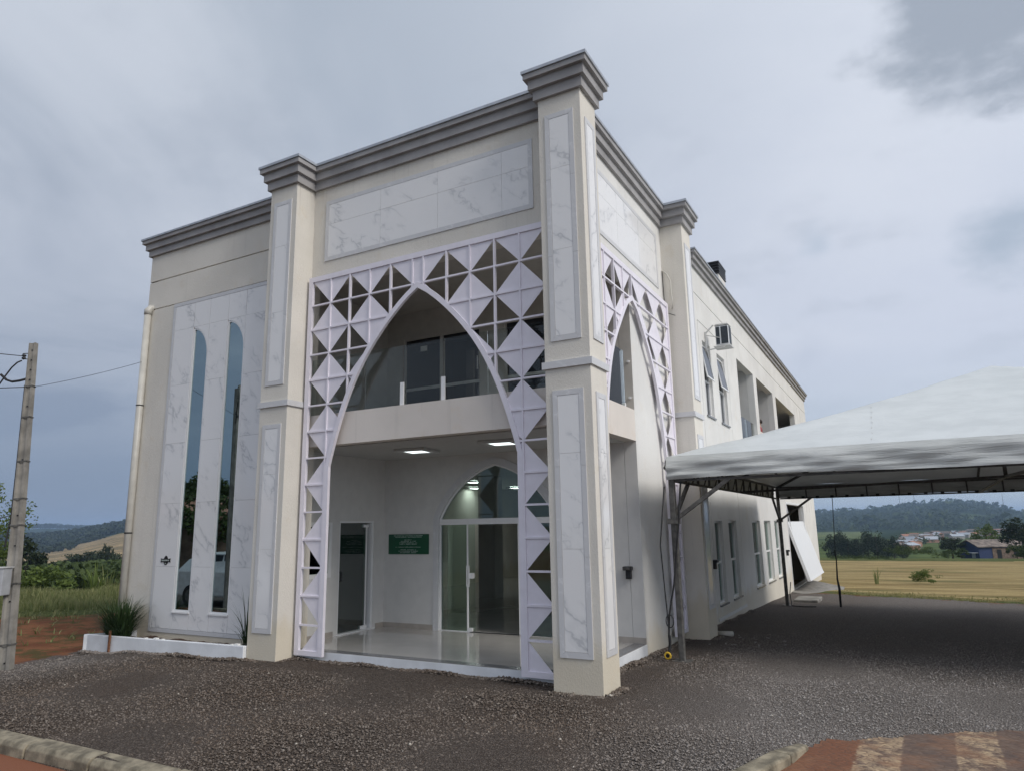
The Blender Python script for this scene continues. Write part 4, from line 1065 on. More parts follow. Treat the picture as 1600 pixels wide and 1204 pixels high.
# ------------------------------------------------------------------ fixtures on the building
def wall_lamp(loc, rz, label):
    r_ = empty('wall_lamp', loc, rz, label=label, cat='wall lamp', group='black lamps fixed to the walls')
    o = MB().box(-0.07, 0.07, -0.11, -0.001, 0.07, 0.13).build('lamp_head', M['black'], r_, bevel=0.012)
    MB().box(-0.035, 0.048, -0.075, -0.001, -0.06, 0.0695).build('lamp_body', M['black'], r_, bevel=0.008)
    MB().box(-0.055, 0.055, -0.115, -0.111, 0.08, 0.12).build('lens', M['steel_dark'], r_)
wall_lamp((-0.66, BACK-0.0135, 1.14), 0, 'black spotlight on the white wall inside the side opening of the porch')
wall_lamp((Q+0.001, 7.46, 1.02), PI/2, 'black wall lamp beside the nearest ground-floor window under the canopy')
wall_lamp((Q+0.001, 18.1, 0.84), PI/2, 'black wall lamp just left of the tilted white door')
for x, y, lab in ((-3.85, 1.66, 'square lit ceiling panel lamp left of the other in the porch'), (-2.13, 1.52, 'square lit ceiling panel lamp nearer the right side of the porch arch')):
    r_ = empty('ceiling_lamp', (x, y, CEIL-0.012), R(8), label=lab, cat='ceiling lamp', group='lit ceiling lamps in the porch')
    MB().prism(rect(-0.29, 0.29, -0.29, 0.29), -0.045, -0.001, lambda u, v, w: (u, v, w), [rect(-0.185, 0.185, -0.185, 0.185)]).build('lamp_frame', M['lamp_frame'], r_, bevel=0.01)
    MB().box(-0.183, 0.183, -0.183, 0.183, -0.034, -0.026).build('diffuser', M['lamp'], r_)

for x, y, lab in ((-7.42, 9.3, 'nearest lit ceiling lamp inside the hall, seen through the arched fanlight'), (-7.95, 12.8, 'lit ceiling lamp inside the hall on the right of the fanlight'), (-9.05, 12.0, 'lit ceiling lamp inside the hall low on the left of the fanlight')):
    r_ = empty('ceiling_lamp', (x, y, CEIL-0.002), 0, label=lab, cat='ceiling lamp', group='lit ceiling lamps inside the hall')
    MB().prism(rect(-0.29, 0.29, -0.29, 0.29), -0.045, -0.001, lambda u, v, w: (u, v, w), [rect(-0.215, 0.215, -0.215, 0.215)]).build('lamp_frame', M['lamp_frame'], r_)
    MB().box(-0.213, 0.213, -0.213, 0.213, -0.040, -0.032).build('diffuser', M['hall_lamp'], r_)

def text_obj(txt, size, mp_matrix, mat, parent, name='lettering', extrude=0.0005, align='CENTER', xs=1.0):
    cu = D.curves.new(name, 'FONT'); cu.body = txt; cu.size = size; cu.align_x = align; cu.align_y = 'CENTER'; cu.extrude = extrude
    o = D.objects.new(name, cu); COL.objects.link(o); o.data.materials.append(mat); o.matrix_world = mp_matrix @ Matrix.Diagonal((xs, 1, 1, 1)); 
    if parent: o.parent = parent; o.matrix_parent_inverse = Matrix.Translation(-parent.location)
    return o
sg = empty('sign', (-4.92, BACK-0.002, 1.44), label='small green sign with lines of pale lettering left of the arched doorway', cat='sign')
MB().box(-0.46, 0.46, -0.016, 0.0, 0.0, 0.36).build('sign_board', M['green'], sg, bevel=0.003)
rows_ = [(0.325, 0.66, 0.019), (0.300, 0.60, 0.019), (0.250, 0.17, 0.019), (0.224, 0.34, 0.019), (0.198, 0.40, 0.019), (0.172, 0.40, 0.021), (0.120, 0.58, 0.016), (0.072, 0.35, 0.018), (0.046, 0.44, 0.018), (0.020, 0.36, 0.018)]
rs_ = random.Random(5)
for z, w, h in rows_:          # the words cannot be read in the photograph: rows of small strokes of the right length
    mb = MB(); x = -w/2
    while x < w/2:
        lw = rs_.uniform(0.010, 0.014)
        if rs_.random() > 0.13:
            k = rs_.random()
            mb.box(x, x+0.0035, -0.0175, -0.0165, z, z+h*0.8)
            if k > 0.3: mb.box(x+0.0036, x+lw-0.003, -0.0175, -0.0165, z+h*(0.62 if k > 0.6 else 0.0), z+h*(0.8 if k > 0.6 else 0.18))
        x += lw
    mb.build('text_line', M['lettering'], sg)
em = empty('emblem', (-8.39, P-0.012, 1.425), label='small black oval emblem crossed by a lettered banner on the white marble', cat='emblem')
ov = [(0.058*math.cos(a)*(1-0.12*math.sin(a)), 0.080*math.sin(a)) for a in np.linspace(0, 2*PI, 28)[:-1]]
MB().prism(ov, -0.006, -0.001, lambda u, v, w: (u, w, v)).build('oval', M['black'], em)
bn = [(-0.135, -0.035), (-0.09, -0.028), (0.09, -0.028), (0.135, -0.035), (0.122, 0.0), (0.135, 0.035), (0.09, 0.028), (-0.09, 0.028), (-0.135, 0.035), (-0.122, 0.0)]
MB().prism(bn, -0.011, -0.0065, lambda u, v, w: (u, w, v)).build('banner', M['black'], em)
mb = MB(); x = -0.105
for wd in (0.014, 0.018, 0.012, 0.022, 0.018, 0.012, 0.02, 0.014, 0.016):
    mb.box(x, x+wd*0.75, -0.0125, -0.0115, -0.010, 0.012); x += wd*1.42
for x in (-0.022, -0.008, 0.008): mb.box(x, x+0.010, -0.0075, -0.0065, -0.056, -0.044)
mb.build('lettering', M['lettering'], em)

# condenser hung on brackets
ac = empty('condenser_unit', (Q, 8.25, 5.92), label='small outdoor air conditioner with dark coil hung on a wall bracket above the vent windows', cat='air conditioner')
body = MB().prism(rect(0.24, 0.55, 0.0, 0.48), 0.0, 0.30, lambda u, v, w: (u, w, v)).build('casing', M['planter'], ac, bevel=0.04)
for a, b in ((0.262, 0.345), (0.375, 0.535)):
    MB().box(a, b, -0.006, -0.001, 0.035, 0.445).build('coil_panel', M['coil'], ac)
MB().box(0.5505, 0.554, 0.035, 0.27, 0.035, 0.445).build('coil_panel', M['coil'], ac)
MB().box(0.20, 0.58, -0.03, 0.33, -0.035, -0.002).build('tray', M['lamp_frame'], ac, bevel=0.006)
MB().prism([(0.23, 0.482), (0.56, 0.482), (0.53, 0.515), (0.26, 0.515)], -0.01, 0.31, lambda u, v, w: (u, w, v)).build('lid', M['lamp_frame'], ac, bevel=0.006)
MB().box(0.003, 0.04, -0.04, 0.0, -0.10, 0.36).build('bracket', M['lamp_frame'], ac)
for a_, b_, w_ in (((0.03, -0.02, 0.33), (0.22, -0.03, 0.50), 0.028), ((0.03, -0.02, -0.08), (0.46, -0.02, -0.05), 0.025), ((0.03, -0.02, 0.28), (0.37, -0.05, 0.17), 0.016)):
    MB().bar(a_, b_, w_).build('bracket_arm', M['lamp_frame'], ac)
# loose conduit at the inner corner of the second pillar
tag(MB().tube([(-0.46, 4.94, 6.72), (-0.40, 4.92, 6.71), (-0.32, 4.90, 6.62), (-0.265, 4.89, 6.48), (-0.262, 4.90, 6.20), (-0.25, 4.91, 6.02), (-0.275, 4.94, 5.93)], 0.012, 8).build('conduit', M['pvc'], None, smooth=True), 'loose loop of beige conduit by the top corner of the side screen', 'conduit')
tag(MB().tube([(-0.425, 4.942, 6.70), (-0.42, 4.93, 6.3), (-0.41, 4.93, 5.95), (-0.40, 4.93, 5.88), (-0.22, 4.93, 5.79)], 0.007, 6).build('cable', M['strap'], None), 'thin dark cable hanging from the loose beige conduit', 'cable')
tag(MB().tube([(-0.10, 5.86, 0.02+Hs(-0.1, 5.86)), (0.22, 5.74, 0.045+Hs(0.2, 5.7))], 0.05, 14).build('drain_pipe', M['pvc'], None, smooth=True), 'short cream drain pipe poking out behind the second pillar', 'pipe')

# ------------------------------------------------------------------ white canopy tent
TX0, TX1, TY0, TY1 = 0.16, 9.9, 2.65, 13.1
TZ = 2.90; PEAK = (4.9, 7.85, 4.74)
def fabric_material():
    m, ns, ls, b = new_mat('white_tarpaulin'); v = coords(ns, ls)
    n = noise(ns, ls, v, 1.6, 6, 0.65); n2 = noise(ns, ls, coords(ns, ls, (1, 1, 6)), 2.2, 5, 0.6)
    c = mixc(ns, ls, rng(ns, ls, n, 0.35, 0.65), (0.56, 0.595, 0.60), (0.63, 0.665, 0.67))
    c = mixc(ns, ls, rng(ns, ls, n2, 0.60, 0.78, 0, 0.18), c, (0.45, 0.45, 0.43))
    ls.new(c, b.inputs['Base Color']); b.inputs['Roughness'].default_value = 0.45
    bump(ns, ls, b, n, 0.35, 0.05)
    o = [q for q in ns if q.type == 'OUTPUT_MATERIAL'][0]; t = ns.new('ShaderNodeBsdfTranslucent'); t.inputs[0].default_value = (0.7, 0.7, 0.66, 1)
    mx = ns.new('ShaderNodeMixShader'); mx.inputs[0].default_value = 0.025; ls.new(b.outputs[0], mx.inputs[1]); ls.new(t.outputs[0], mx.inputs[2]); ls.new(mx.outputs[0], o.inputs[0]); return m
FAB = fabric_material()
def valance_material():
    m, ns, ls, b = new_mat('creased_tarpaulin'); v = coords(ns, ls, (0.55, 0.55, 5.5), rot=(0.05, 0.06, 0))
    n = noise(ns, ls, v, 2.6, 6, 0.62, 1.2)
    c = mixc(ns, ls, rng(ns, ls, noise(ns, ls, coords(ns, ls), 1.3, 5), 0.35, 0.65), (0.50, 0.52, 0.51), (0.60, 0.62, 0.61))
    ls.new(c, b.inputs['Base Color']); b.inputs['Roughness'].default_value = 0.5
    bump(ns, ls, b, n, 0.55, 0.035); return m
VAL = valance_material()
tent = empty('canopy_tent', (TX0, TY0, 0), label='large white pyramid canopy tent on steel legs beside the building', cat='tent')
TI = Matrix.Translation((-TX0, -TY0, 0))
def tp(o, parent=None):
    if parent is None: o.parent = tent; o.matrix_parent_inverse = TI
    else: o.parent = parent
    return o
def build_canopy():
    n = 56
    us = np.linspace(0, 1, n); V = []; F = []
    rs = np.random.RandomState(2)
    for j, tv in enumerate(us):
        for i, tu in enumerate(us):
            x = TX0-0.03+(TX1-TX0+0.06)*tu; y = TY0-0.03+(TY1-TY0+0.06)*tv
            # four planes meeting at the peak, each sagging a little
            a = min(tu/0.4898, (1-tu)/0.5102, tv/0.4976, (1-tv)/0.5024)
            z = TZ + (PEAK[2]-TZ)*(a**1.0) - 0.07*math.sin(PI*min(a, 1))
            z += 0.012*math.sin(9*x+3*y)*math.sin(7*y-2*x)*(1-a)*min(1, a*6) + 0.010*math.sin(3.1*x)*math.sin(2.3*y)
            V.append((x, y, z))
    for j in range(n-1):
        for i in range(n-1):
            a = j*n+i; F.append((a, a+1, a+n+1, a+n))
    o = np_mesh('canopy', V, F, FAB, smooth=True); tp(o)
    # lacing seams across the front slope
    sm = MB()
    def slope(x, t):     # point on the front plane at fraction t from eave to peak
        b = Vector((x, TY0-0.03, TZ)); p = Vector(PEAK); return Vector((x+(p.x-x)*0, TY0-0.03+(p.y-TY0)*t, TZ+(p.z-TZ)*t-0.07*math.sin(PI*t)))
    for x in (2.9, 6.6):
        lim = min(1.0, (x-TX0)/(PEAK[0]-TX0)) if x < PEAK[0] else min(1.0, (TX1-x)/(TX1-PEAK[0]))
        for k in range(7):
            t0 = lim*(0.08+k*0.13); t1 = t0+lim*0.05
            sm.bar(slope(x+0.01*(k % 2), t0)+Vector((0, 0, 0.006)), slope(x, t1-lim*0.015)+Vector((0, 0, 0.006)), 0.008, 0.004)
    tag(tp(sm.build('lacing', M['lamp_frame'], None)), kind='stuff')
    # scalloped, creased valance on the four sides
    def valance(a, b, outw, seed):
        a, b = Vector(a), Vector(b); L = (b-a).length; nn = 190; rws = 16; V = []; F = []
        rr = random.Random(seed); ph = [rr.uniform(0, 6) for _ in range(6)]
        for j in range(rws):
            t = j/(rws-1)
            for i in range(nn):
                s = i/(nn-1)*L; e = min(s, L-s)
                cr = 0.010*math.sin(23*t+2.2*math.sin(1.1*s+ph[5])+0.9*s) + 0.022*math.sin(2.1*s+ph[0]+3.2*t) + 0.020*math.sin(5.2*s+ph[1]-6*t) + 0.012*math.sin(11*s+ph[2]+9*t)
                dr = 0.028*math.exp(-e*0.9)*math.sin(16*t+3*e)
                p = a + (b-a).normalized()*s + Vector(outw)*(-0.02+0.05*min(1, t*4)+0.55*(cr+dr)*math.sin(PI*min(1, t*0.8))*(0.5+t))
                p.z = TZ + 0.004 - t*(0.33+0.014*math.sin(1.3*s+ph[4])+0.02*math.exp(-e)) - 0.02*math.sin(PI*s/L)*t
                V.append(tuple(p))
        for j in range(rws-1):
            for i in range(nn-1):
                q = j*nn+i; F.append((q, q+nn, q+nn+1, q+1))
        tp(np_mesh('valance', V, F, VAL, smooth=True))
    valance((TX0-0.05, TY0-0.05, TZ), (TX1+0.05, TY0-0.05, TZ), (0, -1, 0), 1)
    valance((TX0-0.05, TY1+0.05, TZ), (TX0-0.05, TY0-0.05, TZ), (-1, 0, 0), 2)
    valance((TX1+0.05, TY1+0.05, TZ), (TX0-0.05, TY1+0.05, TZ), (0, 1, 0), 3)
    valance((TX1+0.05, TY0-0.05, TZ), (TX1+0.05, TY1+0.05, TZ), (1, 0, 0), 4)
build_canopy()
def build_tent_frame():
    S = M['steel_dark']
    e = 0.0
    for x, y in ((TX0, TY0), (TX1, TY0), (TX0, TY1), (TX1, TY1)):
        sx = 1 if x == TX0 else -1; sy = 1 if y == TY0 else -1
        g = Hs(x, y)
        lg = tp(MB().bar((x, y, g-0.03), (x, y, TZ-0.06), 0.085).build('leg', M['steel'], None, bevel=0.012))
        tp(MB().bar((x+0.02*sx, y, 1.96), (x+0.86*sx, y, TZ-0.36), 0.055).build('brace', M['steel'], None))
        tp(MB().bar((x, y+0.02*sy, 1.96), (x, y+0.95*sy, TZ-0.36), 0.050).build('brace', S, None))
        tp(MB().box(x-0.075, x+0.075, y-0.075, y+0.075, 1.90, 1.98).build('leg_collar', M['steel'], None), lg)
        tp(MB().box(x-0.12, x+0.12, y-0.12, y+0.12, g-0.04, g+0.012).build('base_plate', M['steel'], None), lg)
    zt, zb = TZ-0.06, TZ-0.36
    sides = [((TX0, TY0), (TX1, TY0), 0), ((TX0, TY0), (TX0, TY1), 1), ((TX0, TY1), (TX1, TY1), 0), ((TX1, TY0), (TX1, TY1), 1)]
    for a, b, zig in sides:
        A = Vector((*a, 0)); Bv = Vector((*b, 0)); L = (Bv-A).length; d = (Bv-A)/L
        mb = MB(); mb.bar(A+d*0.06+Vector((0, 0, zt)), Bv-d*0.06+Vector((0, 0, zt)), 0.04); mb.bar(A+d*0.06+Vector((0, 0, zb)), Bv-d*0.06+Vector((0, 0, zb)), 0.036)
        root = tp(mb.build('edge_truss', S, None))
        n = 13
        for i in range(1, n):
            p = A + d*(L*i/n)
            tp(MB().bar(p+Vector((0, 0, zb)), p+Vector((0, 0, zt)), 0.035).build('strut', S, None), root)
            if zig:
                q = A + d*(L*(i-0.5)/n)
                tp(MB().bar(q+Vector((0, 0, zb)), p+Vector((0, 0, zt)), 0.018).build('strut', S, None), root)
    pk = Vector(PEAK)-Vector((0, 0, 0.16)); hub = Vector((PEAK[0], PEAK[1], TZ-0.25))
    for c_ in ((TX0, TY0), (TX1, TY0), (TX0, TY1), (TX1, TY1)):
        tp(MB().bar((*c_, zt), pk, 0.05).build('hip_tube', S, None))
    for m_ in ((TX0, PEAK[1]), (TX1, PEAK[1]), (PEAK[0], TY0), (PEAK[0], TY1)):
        tp(MB().bar((*m_, zb), hub, 0.045).build('tie_tube', S, None))
        tp(MB().bar((*m_, zt), pk, 0.045).build('rafter_tube', S, None))
    tp(MB().bar(hub, pk, 0.06).build('king_post', S, None))
    k = MB()      # little ties along the far valance
    for i in range(26):
        x = TX0+0.3+i*(TX1-TX0-0.6)/25; k.box(x-0.04, x+0.04, TY1-0.05, TY1+0.03, zb-0.02, zb+0.05)
    tp(k.build('tarp_tie', M['black'], None))
build_tent_frame()
rr_ = random.Random(31)
rub = MB()
for i in range(13):
    x = rr_.uniform(0.1, 1.3); y = rr_.uniform(4.2, 5.9); a = rr_.uniform(0, 3); l = rr_.uniform(0.015, 0.06); z = Hs(x, y)+0.022
    rub.bar((x, y, z), (x+l*math.cos(a), y+l*math.sin(a), z+rr_.uniform(0, 0.01)), rr_.uniform(0.012, 0.025), 0.010)
tag(rub.build('pale_rubble', M['curtain'], None), kind='stuff')
# ratchet straps and the coil on the ground by the near leg
def rope(name, pts, r_, mat, label, cat, n=6):
    return tag(MB().tube(pts, r_, n).build(name, mat, None, smooth=True), label, cat)
g0 = Hs(-0.02, 2.6)
rope('guy_strap', [(0.30, 2.63, 2.52), (0.24, 2.60, 1.9), (0.13, 2.56, 1.05), (0.04, 2.53, 0.62), (0.02, 2.52, 0.35), (0.02, 2.52, 0.08)], 0.014, M['strap'], 'black strap hanging down in front of the near tent leg to the yellow coil', 'strap')
rope('guy_strap', [(0.06, 2.58, 2.45), (-0.04, 2.55, 1.6), (0.0, 2.52, 0.9), (0.025, 2.50, 0.5), (0.03, 2.50, 0.1)], 0.010, M['strap'], 'thinner black strap on the building side of the near tent leg', 'strap')
lp = [(0.05+0.0+0.055*math.sin(t), 2.50, 0.62-0.10*(1-math.cos(t))*0.9) for t in np.linspace(0, 2*PI, 18)]
rope('strap_loop', lp, 0.007, M['strap'], 'loose black loop of strap half way down the near tent leg', 'strap')
yc = empty('strap_coil', (0.0, 2.47, 0.0), label='small yellow coil lying on the gravel at the foot of the near tent leg', cat='coil')
ring = MB(); m_ = 20
for k in range(m_+1): pass
ring.tube([(0.040*math.cos(t), 0, 0.060+0.040*math.sin(t)) for t in np.linspace(0, 2*PI, 22)], 0.015, 8, caps=False); ring.build('coil_ring', M['yellow'], yc, smooth=True)
MB().tube([(0, -0.012, 0.060), (0, 0.012, 0.060)], 0.027, 14).build('coil_core', M['black'], yc)
MB().tube([(0.02, 0.03, 0.10), (0.03, 0.05, 0.25), (0.025, 0.05, 0.33)], 0.022, 8).build('ratchet', M['strap'], yc)
# far side: hanging cord, stake
rope('hanging_cord', [(1.56, 13.02, 2.56), (1.53, 13.02, 1.9), (1.50, 13.01, 1.2), (1.485, 13.0, 1.12)], 0.010, M['strap'], 'thin dark cord hanging from the far edge of the tent', 'cord')
ga = Hs(1.47, 13.0)
rope('tie_down_strap', [(1.485, 13.0, 1.12), (1.50, 13.0, 0.9), (1.475, 13.0, 0.4), (1.50, 13.0, 0.15), (1.49, 12.98, ga+0.02)], [0.022, 0.016, 0.024, 0.034, 0.03], M['strap'], 'knotted dark strap tied to the ground at the end of the hanging cord', 'strap')
rope('brace_cord', [(1.485, 13.0, 1.12), (1.38, 13.0, 1.05)], 0.010, M['strap'], 'short loose end sticking out of the knot in the tie-down strap', 'cord')
gf = Hs(0.3, 13.1)
rope('ground_cable', [(0.30, 13.05, 0.3), (0.26, 13.0, 0.0), (0.30, 12.9, gf+0.02), (0.6, 12.8, gf+0.015), (0.9, 12.9, gf+0.015)], 0.012, M['strap'], 'black cable curling on the gravel at the foot of the far tent leg', 'cable')

# concrete apron at the tilting door and a loose slab
ap = MB(); zz = lambda x, y: Hs(x, y)
ap.v = [(Q+0.01, 18.4, -0.45), (1.15, 17.5, -0.52), (0.95, 22.4, -0.56), (Q+0.01, 24.2, -0.45)]
ap.v = ap.v + [(x, y, z-0.3) for x, y, z in ap.v]; ap.f = [(0, 1, 2, 3), (7, 6, 5, 4), (0, 4, 5, 1), (1, 5, 6, 2), (2, 6, 7, 3), (3, 7, 4, 0)]
tag(ap.build('door_apron', M['concrete'], None), 'sloping concrete apron in front of the tilting white door', 'ramp')
sl = MB().box(0.15, 0.80, 14.35, 15.6, Hs(0.5, 15)-0.05, Hs(0.5, 15)+0.085); tag(sl.build('cover_slab', M['concrete'], None, bevel=0.02), 'loose flat concrete slab lying on the gravel beyond the far tent leg', 'slab')

# ------------------------------------------------------------------ planter and its plants
pl = empty('planter', (-7.6, -0.15, 0), label='long low white planter wall under the two tall windows', cat='planter')
PLI = Matrix.Translation((7.6, 0.15, 0))
def pp(o): o.parent = pl; o.matrix_parent_inverse = PLI; return o
def pw(a, b, t, z0, z1):
    A, Bv = Vector((*a, 0)), Vector((*b, 0)); d = (Bv-A).normalized(); n_ = Vector((-d.y, d.x, 0))*t
    mb = MB(); mb.v = [(A.x, A.y, z0), (Bv.x, Bv.y, z0), (Bv.x+n_.x, Bv.y+n_.y, z0), (A.x+n_.x, A.y+n_.y, z0), (A.x, A.y, z1), (Bv.x, Bv.y, z1), (Bv.x+n_.x, Bv.y+n_.y, z1), (A.x+n_.x, A.y+n_.y, z1)]
    mb.f = [(0, 3, 2, 1), (4, 5, 6, 7), (0, 1, 5, 4), (1, 2, 6, 5), (2, 3, 7, 6), (3, 0, 4, 7)]; return mb
pp(pw((-9.50, -0.27), (-5.770, -0.06), 0.075, -0.4, 0.205).build('front_wall', M['planter'], None, bevel=0.008))
pp(pw((-9.05, 0.405), (-9.50, -0.268), 0.075, -0.4, 0.203).build('end_wall', M['planter'], None, bevel=0.008))
soil = MB(); soil.v = []; ns_ = 60
for j in range(8):
    for i in range(ns_):
        x = -9.40+(3.62)*i/(ns_-1); yf = -0.17+0.19*(i/(ns_-1)); y = yf+(0.43-yf)*j/7
        x = max(x, -9.40+0.55*j/7)
        soil.v.append((x, y, 0.115+0.03*math.sin(x*9)*math.cos(y*14+x)+random.uniform(-0.012, 0.012)))
for j in range(7):
    for i in range(ns_-1):
        a = j*ns_+i; soil.f.append((a, a+1, a+ns_+1, a+ns_))
pp(soil.build('soil', M['soil'], None))
for k, (x, s) in enumerate(((-8.0, 0.028), (-7.75, 0.045), (-7.6, 0.03), (-5.95, 0.05), (-6.05, 0.03))):
    y = -0.27+0.21*(x+9.5)/3.73+0.05
    o = MB().box(x-s, x+s, y-0.03, y+0.03, 0.20, 0.20+s*0.55).build('white_stone', M['white_rock'], None, bevel=s*0.25)
    tag(o, ['small white stone on the planter rim left of the first window', 'largest white stone on the planter rim under the first window', 'small white stone on the planter rim just right of the largest one', 'white lump on the planter rim beside the left pillar', 'smaller white stone near the pillar end of the planter rim'][k], 'stone')
tag(MB().bar((-8.78, -0.262, -0.12), (-8.775, -0.262, 0.30), 0.03).build('rusty_stake', M['rust'], None), 'thin rusty stake standing against the front of the white planter', 'stake')

def leaf_mat(name, a, b_, trans=0.25):
    m, ns, ls, b = new_mat(name)
    at = ns.new('ShaderNodeAttribute'); at.attribute_name = 'tone'
    ls.new(mixc(ns, ls, at.outputs['Fac'], a, b_), b.inputs['Base Color']); b.inputs['Roughness'].default_value = 0.65; b.inputs['Specular IOR Level'].default_value = 0.25
    if trans:
        o = [n for n in ns if n.type == 'OUTPUT_MATERIAL'][0]; t = ns.new('ShaderNodeBsdfTranslucent'); ls.new(mixc(ns, ls, at.outputs['Fac'], a, b_), t.inputs[0])
        mx = ns.new('ShaderNodeMixShader'); mx.inputs[0].default_value = trans; ls.new(b.outputs[0], mx.inputs[1]); ls.new(t.outputs[0], mx.inputs[2]); ls.new(mx.outputs[0], o.inputs[0])
    return m
L_FLAX = leaf_mat('flax_leaf', (0.016, 0.036, 0.012), (0.050, 0.085, 0.028), 0.1)
L_GRASS = leaf_mat('grass_blade', (0.085, 0.135, 0.030), (0.36, 0.35, 0.17))
L_FIELDG = leaf_mat('field_weed', (0.11, 0.135, 0.040), (0.36, 0.31, 0.14))
L_TREE = leaf_mat('tree_leaf', (0.024, 0.044, 0.013), (0.080, 0.112, 0.034))
L_TREE2 = leaf_mat('pale_tree_leaf', (0.060, 0.095, 0.020), (0.150, 0.200, 0.050))
L_DARK = leaf_mat('dark_tree_leaf', (0.012, 0.022, 0.010), (0.034, 0.048, 0.020), 0.1)
BARK = plain('bark', (0.085, 0.065, 0.048), 0.95, var=0.3)

def blades(n, spread, hmin, hmax, wid, lean, rs, segs=4, centre=0.0):
    """strap leaves arching outwards from a tuft; returns verts, faces, tone"""
    V, F, T = [], [], []
    for i in range(n):
        a = rs.uniform(0, 2*PI); r0 = spread[0]*math.sqrt(rs.rand()); px, py = r0*math.cos(a), r0*math.sin(a)*spread[1]
        a2 = a+rs.uniform(-0.7, 0.7); h = rs.uniform(hmin, hmax); ln = rs.uniform(0.15, 1)*lean
        w = wid*rs.uniform(0.6, 1.2); tn = rs.rand(); b0 = len(V)
        for s in range(segs+1):
            t = s/segs; out_ = ln*(t**1.9); z = h*(t-0.38*ln/max(h, 0.01)*t**3*0.8)
            cx, cy = px+math.cos(a2)*out_, py+math.sin(a2)*out_
            ww = w*(1-t**1.6)*(0.5+0.5*min(1, t*4)); dx, dy = -math.sin(a2)*ww, math.cos(a2)*ww
            V += [(cx-dx, cy-dy, z), (cx+dx, cy+dy, z)]; T += [tn*0.7+0.3*t]*2
        for s in range(segs): q = b0+2*s; F.append((q, q+1, q+3, q+2))
    return V, F, T
rs = np.random.RandomState(4)
V, F, T = blades(460, (0.26, 0.5), 0.32, 0.86, 0.013, 0.62, rs)
o = np_mesh('flax_clump', V, F, L_FLAX, attrs=dict(tone=np.array(T))); o.location = (-8.98, 0.02, 0.10)
tag(o, 'dense clump of dark strappy leaves at the left end of the planter', 'plant')
V, F, T = blades(34, (0.05, 1), 0.40, 1.05, 0.012, 0.42, rs, segs=6)
o = np_mesh('strappy_plant', V, F, L_FLAX, attrs=dict(tone=np.array(T))); o.location = (-5.93, 0.14, 0.10)
tag(o, 'sparse plant with a few long narrow leaves beside the left pillar', 'plant')

# ------------------------------------------------------------------ tall grass and weeds, left and along the field
def scatter_blades(name, pts, h0, h1, w, mat, rs, per=1, lean=0.5, hm=None):
    n = len(pts)*per; p = np.repeat(pts, per, 0)+rs.normal(0, 0.05, (len(pts)*per, 2))
    a = rs.uniform(0, 2*PI, n); h = rs.uniform(h0, h1, n)*(np.repeat(hm, per) if hm is not None else 1); ln = rs.uniform(0.1, 1, n)*lean*h; ww = w*rs.uniform(0.6, 1.3, n)
    z = H(p[:, 0], p[:, 1])-0.02; ca, sa = np.cos(a), np.sin(a)
    dx, dy = -sa*ww, ca*ww
    V = np.stack([np.stack([p[:, 0]-dx, p[:, 1]-dy, z], -1), np.stack([p[:, 0]+dx, p[:, 1]+dy, z], -1),
                  np.stack([p[:, 0]+ca*ln*0.3+dx*.8, p[:, 1]+sa*ln*0.3+dy*.8, z+h*0.6], -1), np.stack([p[:, 0]+ca*ln*0.3-dx*.8, p[:, 1]+sa*ln*0.3-dy*.8, z+h*0.6], -1),
                  np.stack([p[:, 0]+ca*ln, p[:, 1]+sa*ln, z+h], -1), np.stack([p[:, 0]+ca*ln*1.01, p[:, 1]+sa*ln*1.01, z+h*0.97], -1)], 1).reshape(-1, 3)
    i = np.arange(n)[:, None]*6; F = np.concatenate([i+np.array([[0, 1, 2, 3]]), i+np.array([[3, 2, 4, 5]])], 0)
    tone = np.clip(np.repeat(rs.rand(n), 6)*0.7+np.tile([0, 0, 0.15, 0.15, 0.35, 0.35], n), 0, 1)
    return tag(np_mesh(name, V, F, mat, attrs=dict(tone=tone)), kind='stuff')
rs = np.random.RandomState(8)
pts = np.c_[rs.uniform(-34, -9.6, 30000), rs.uniform(-6, 24, 30000)]
d = (-pts[:, 0]*0.87+pts[:, 1]*0.5); ang = np.degrees(np.arctan2(-(pts[:, 0]-CAM.x), pts[:, 1]-CAM.y))
nzv = np.sin(pts[:, 0]*1.1)+np.sin(pts[:, 1]*1.7+pts[:, 0]*0.6)
keep = (d > 15.0+0.6*nzv) & (d < 25) & (ang > 54) & (ang < 70)
scatter_blades('tall_grass', pts[keep], 0.12, 0.38, 0.010, L_GRASS, rs, per=6, hm=np.clip(0.45+0.10*(d[keep]-13.0), 0.3, 1.0)*np.clip(0.8+0.25*nzv[keep], 0.5, 1.2))
keep = (d > 9.6) & (d < 14.2+nzv) & (ang > 54) & (ang < 70) & (rs.rand(len(d)) < 0.05+0.22*(nzv > 0.5)) & ~((pts[:, 1] > -1.2) & (pts[:, 0] > -9.9) & (pts[:, 1] < 29)) & ~((pts[:, 0] > -9.95) & (pts[:, 1] < -0.2))
scatter_blades('low_weeds', pts[keep], 0.05, 0.16, 0.010, L_GRASS, rs, per=5, lean=1.4)
pts = np.c_[rs.uniform(-0.2, 12, 60000), rs.uniform(14.5, 34, 60000)]
dd_ = ((5.8-0.6)*(pts[:, 1]-18.6)-(16.2-18.6)*(pts[:, 0]-0.6))/math.hypot(5.2, -2.4)
keep = (dd_ > 0.0) & (rs.rand(len(dd_)) < np.clip(0.8-dd_/3.2, 0.0, 1)*(0.35+0.65*(np.sin(pts[:, 0]*2.3+pts[:, 1])>-0.2))) & ((pts[:, 0] > 0.9) | (pts[:, 1] > 24.6))
scatter_blades('verge_grass', pts[keep], 0.02, 0.07, 0.010, L_FIELDG, rs, per=3, lean=1.3)
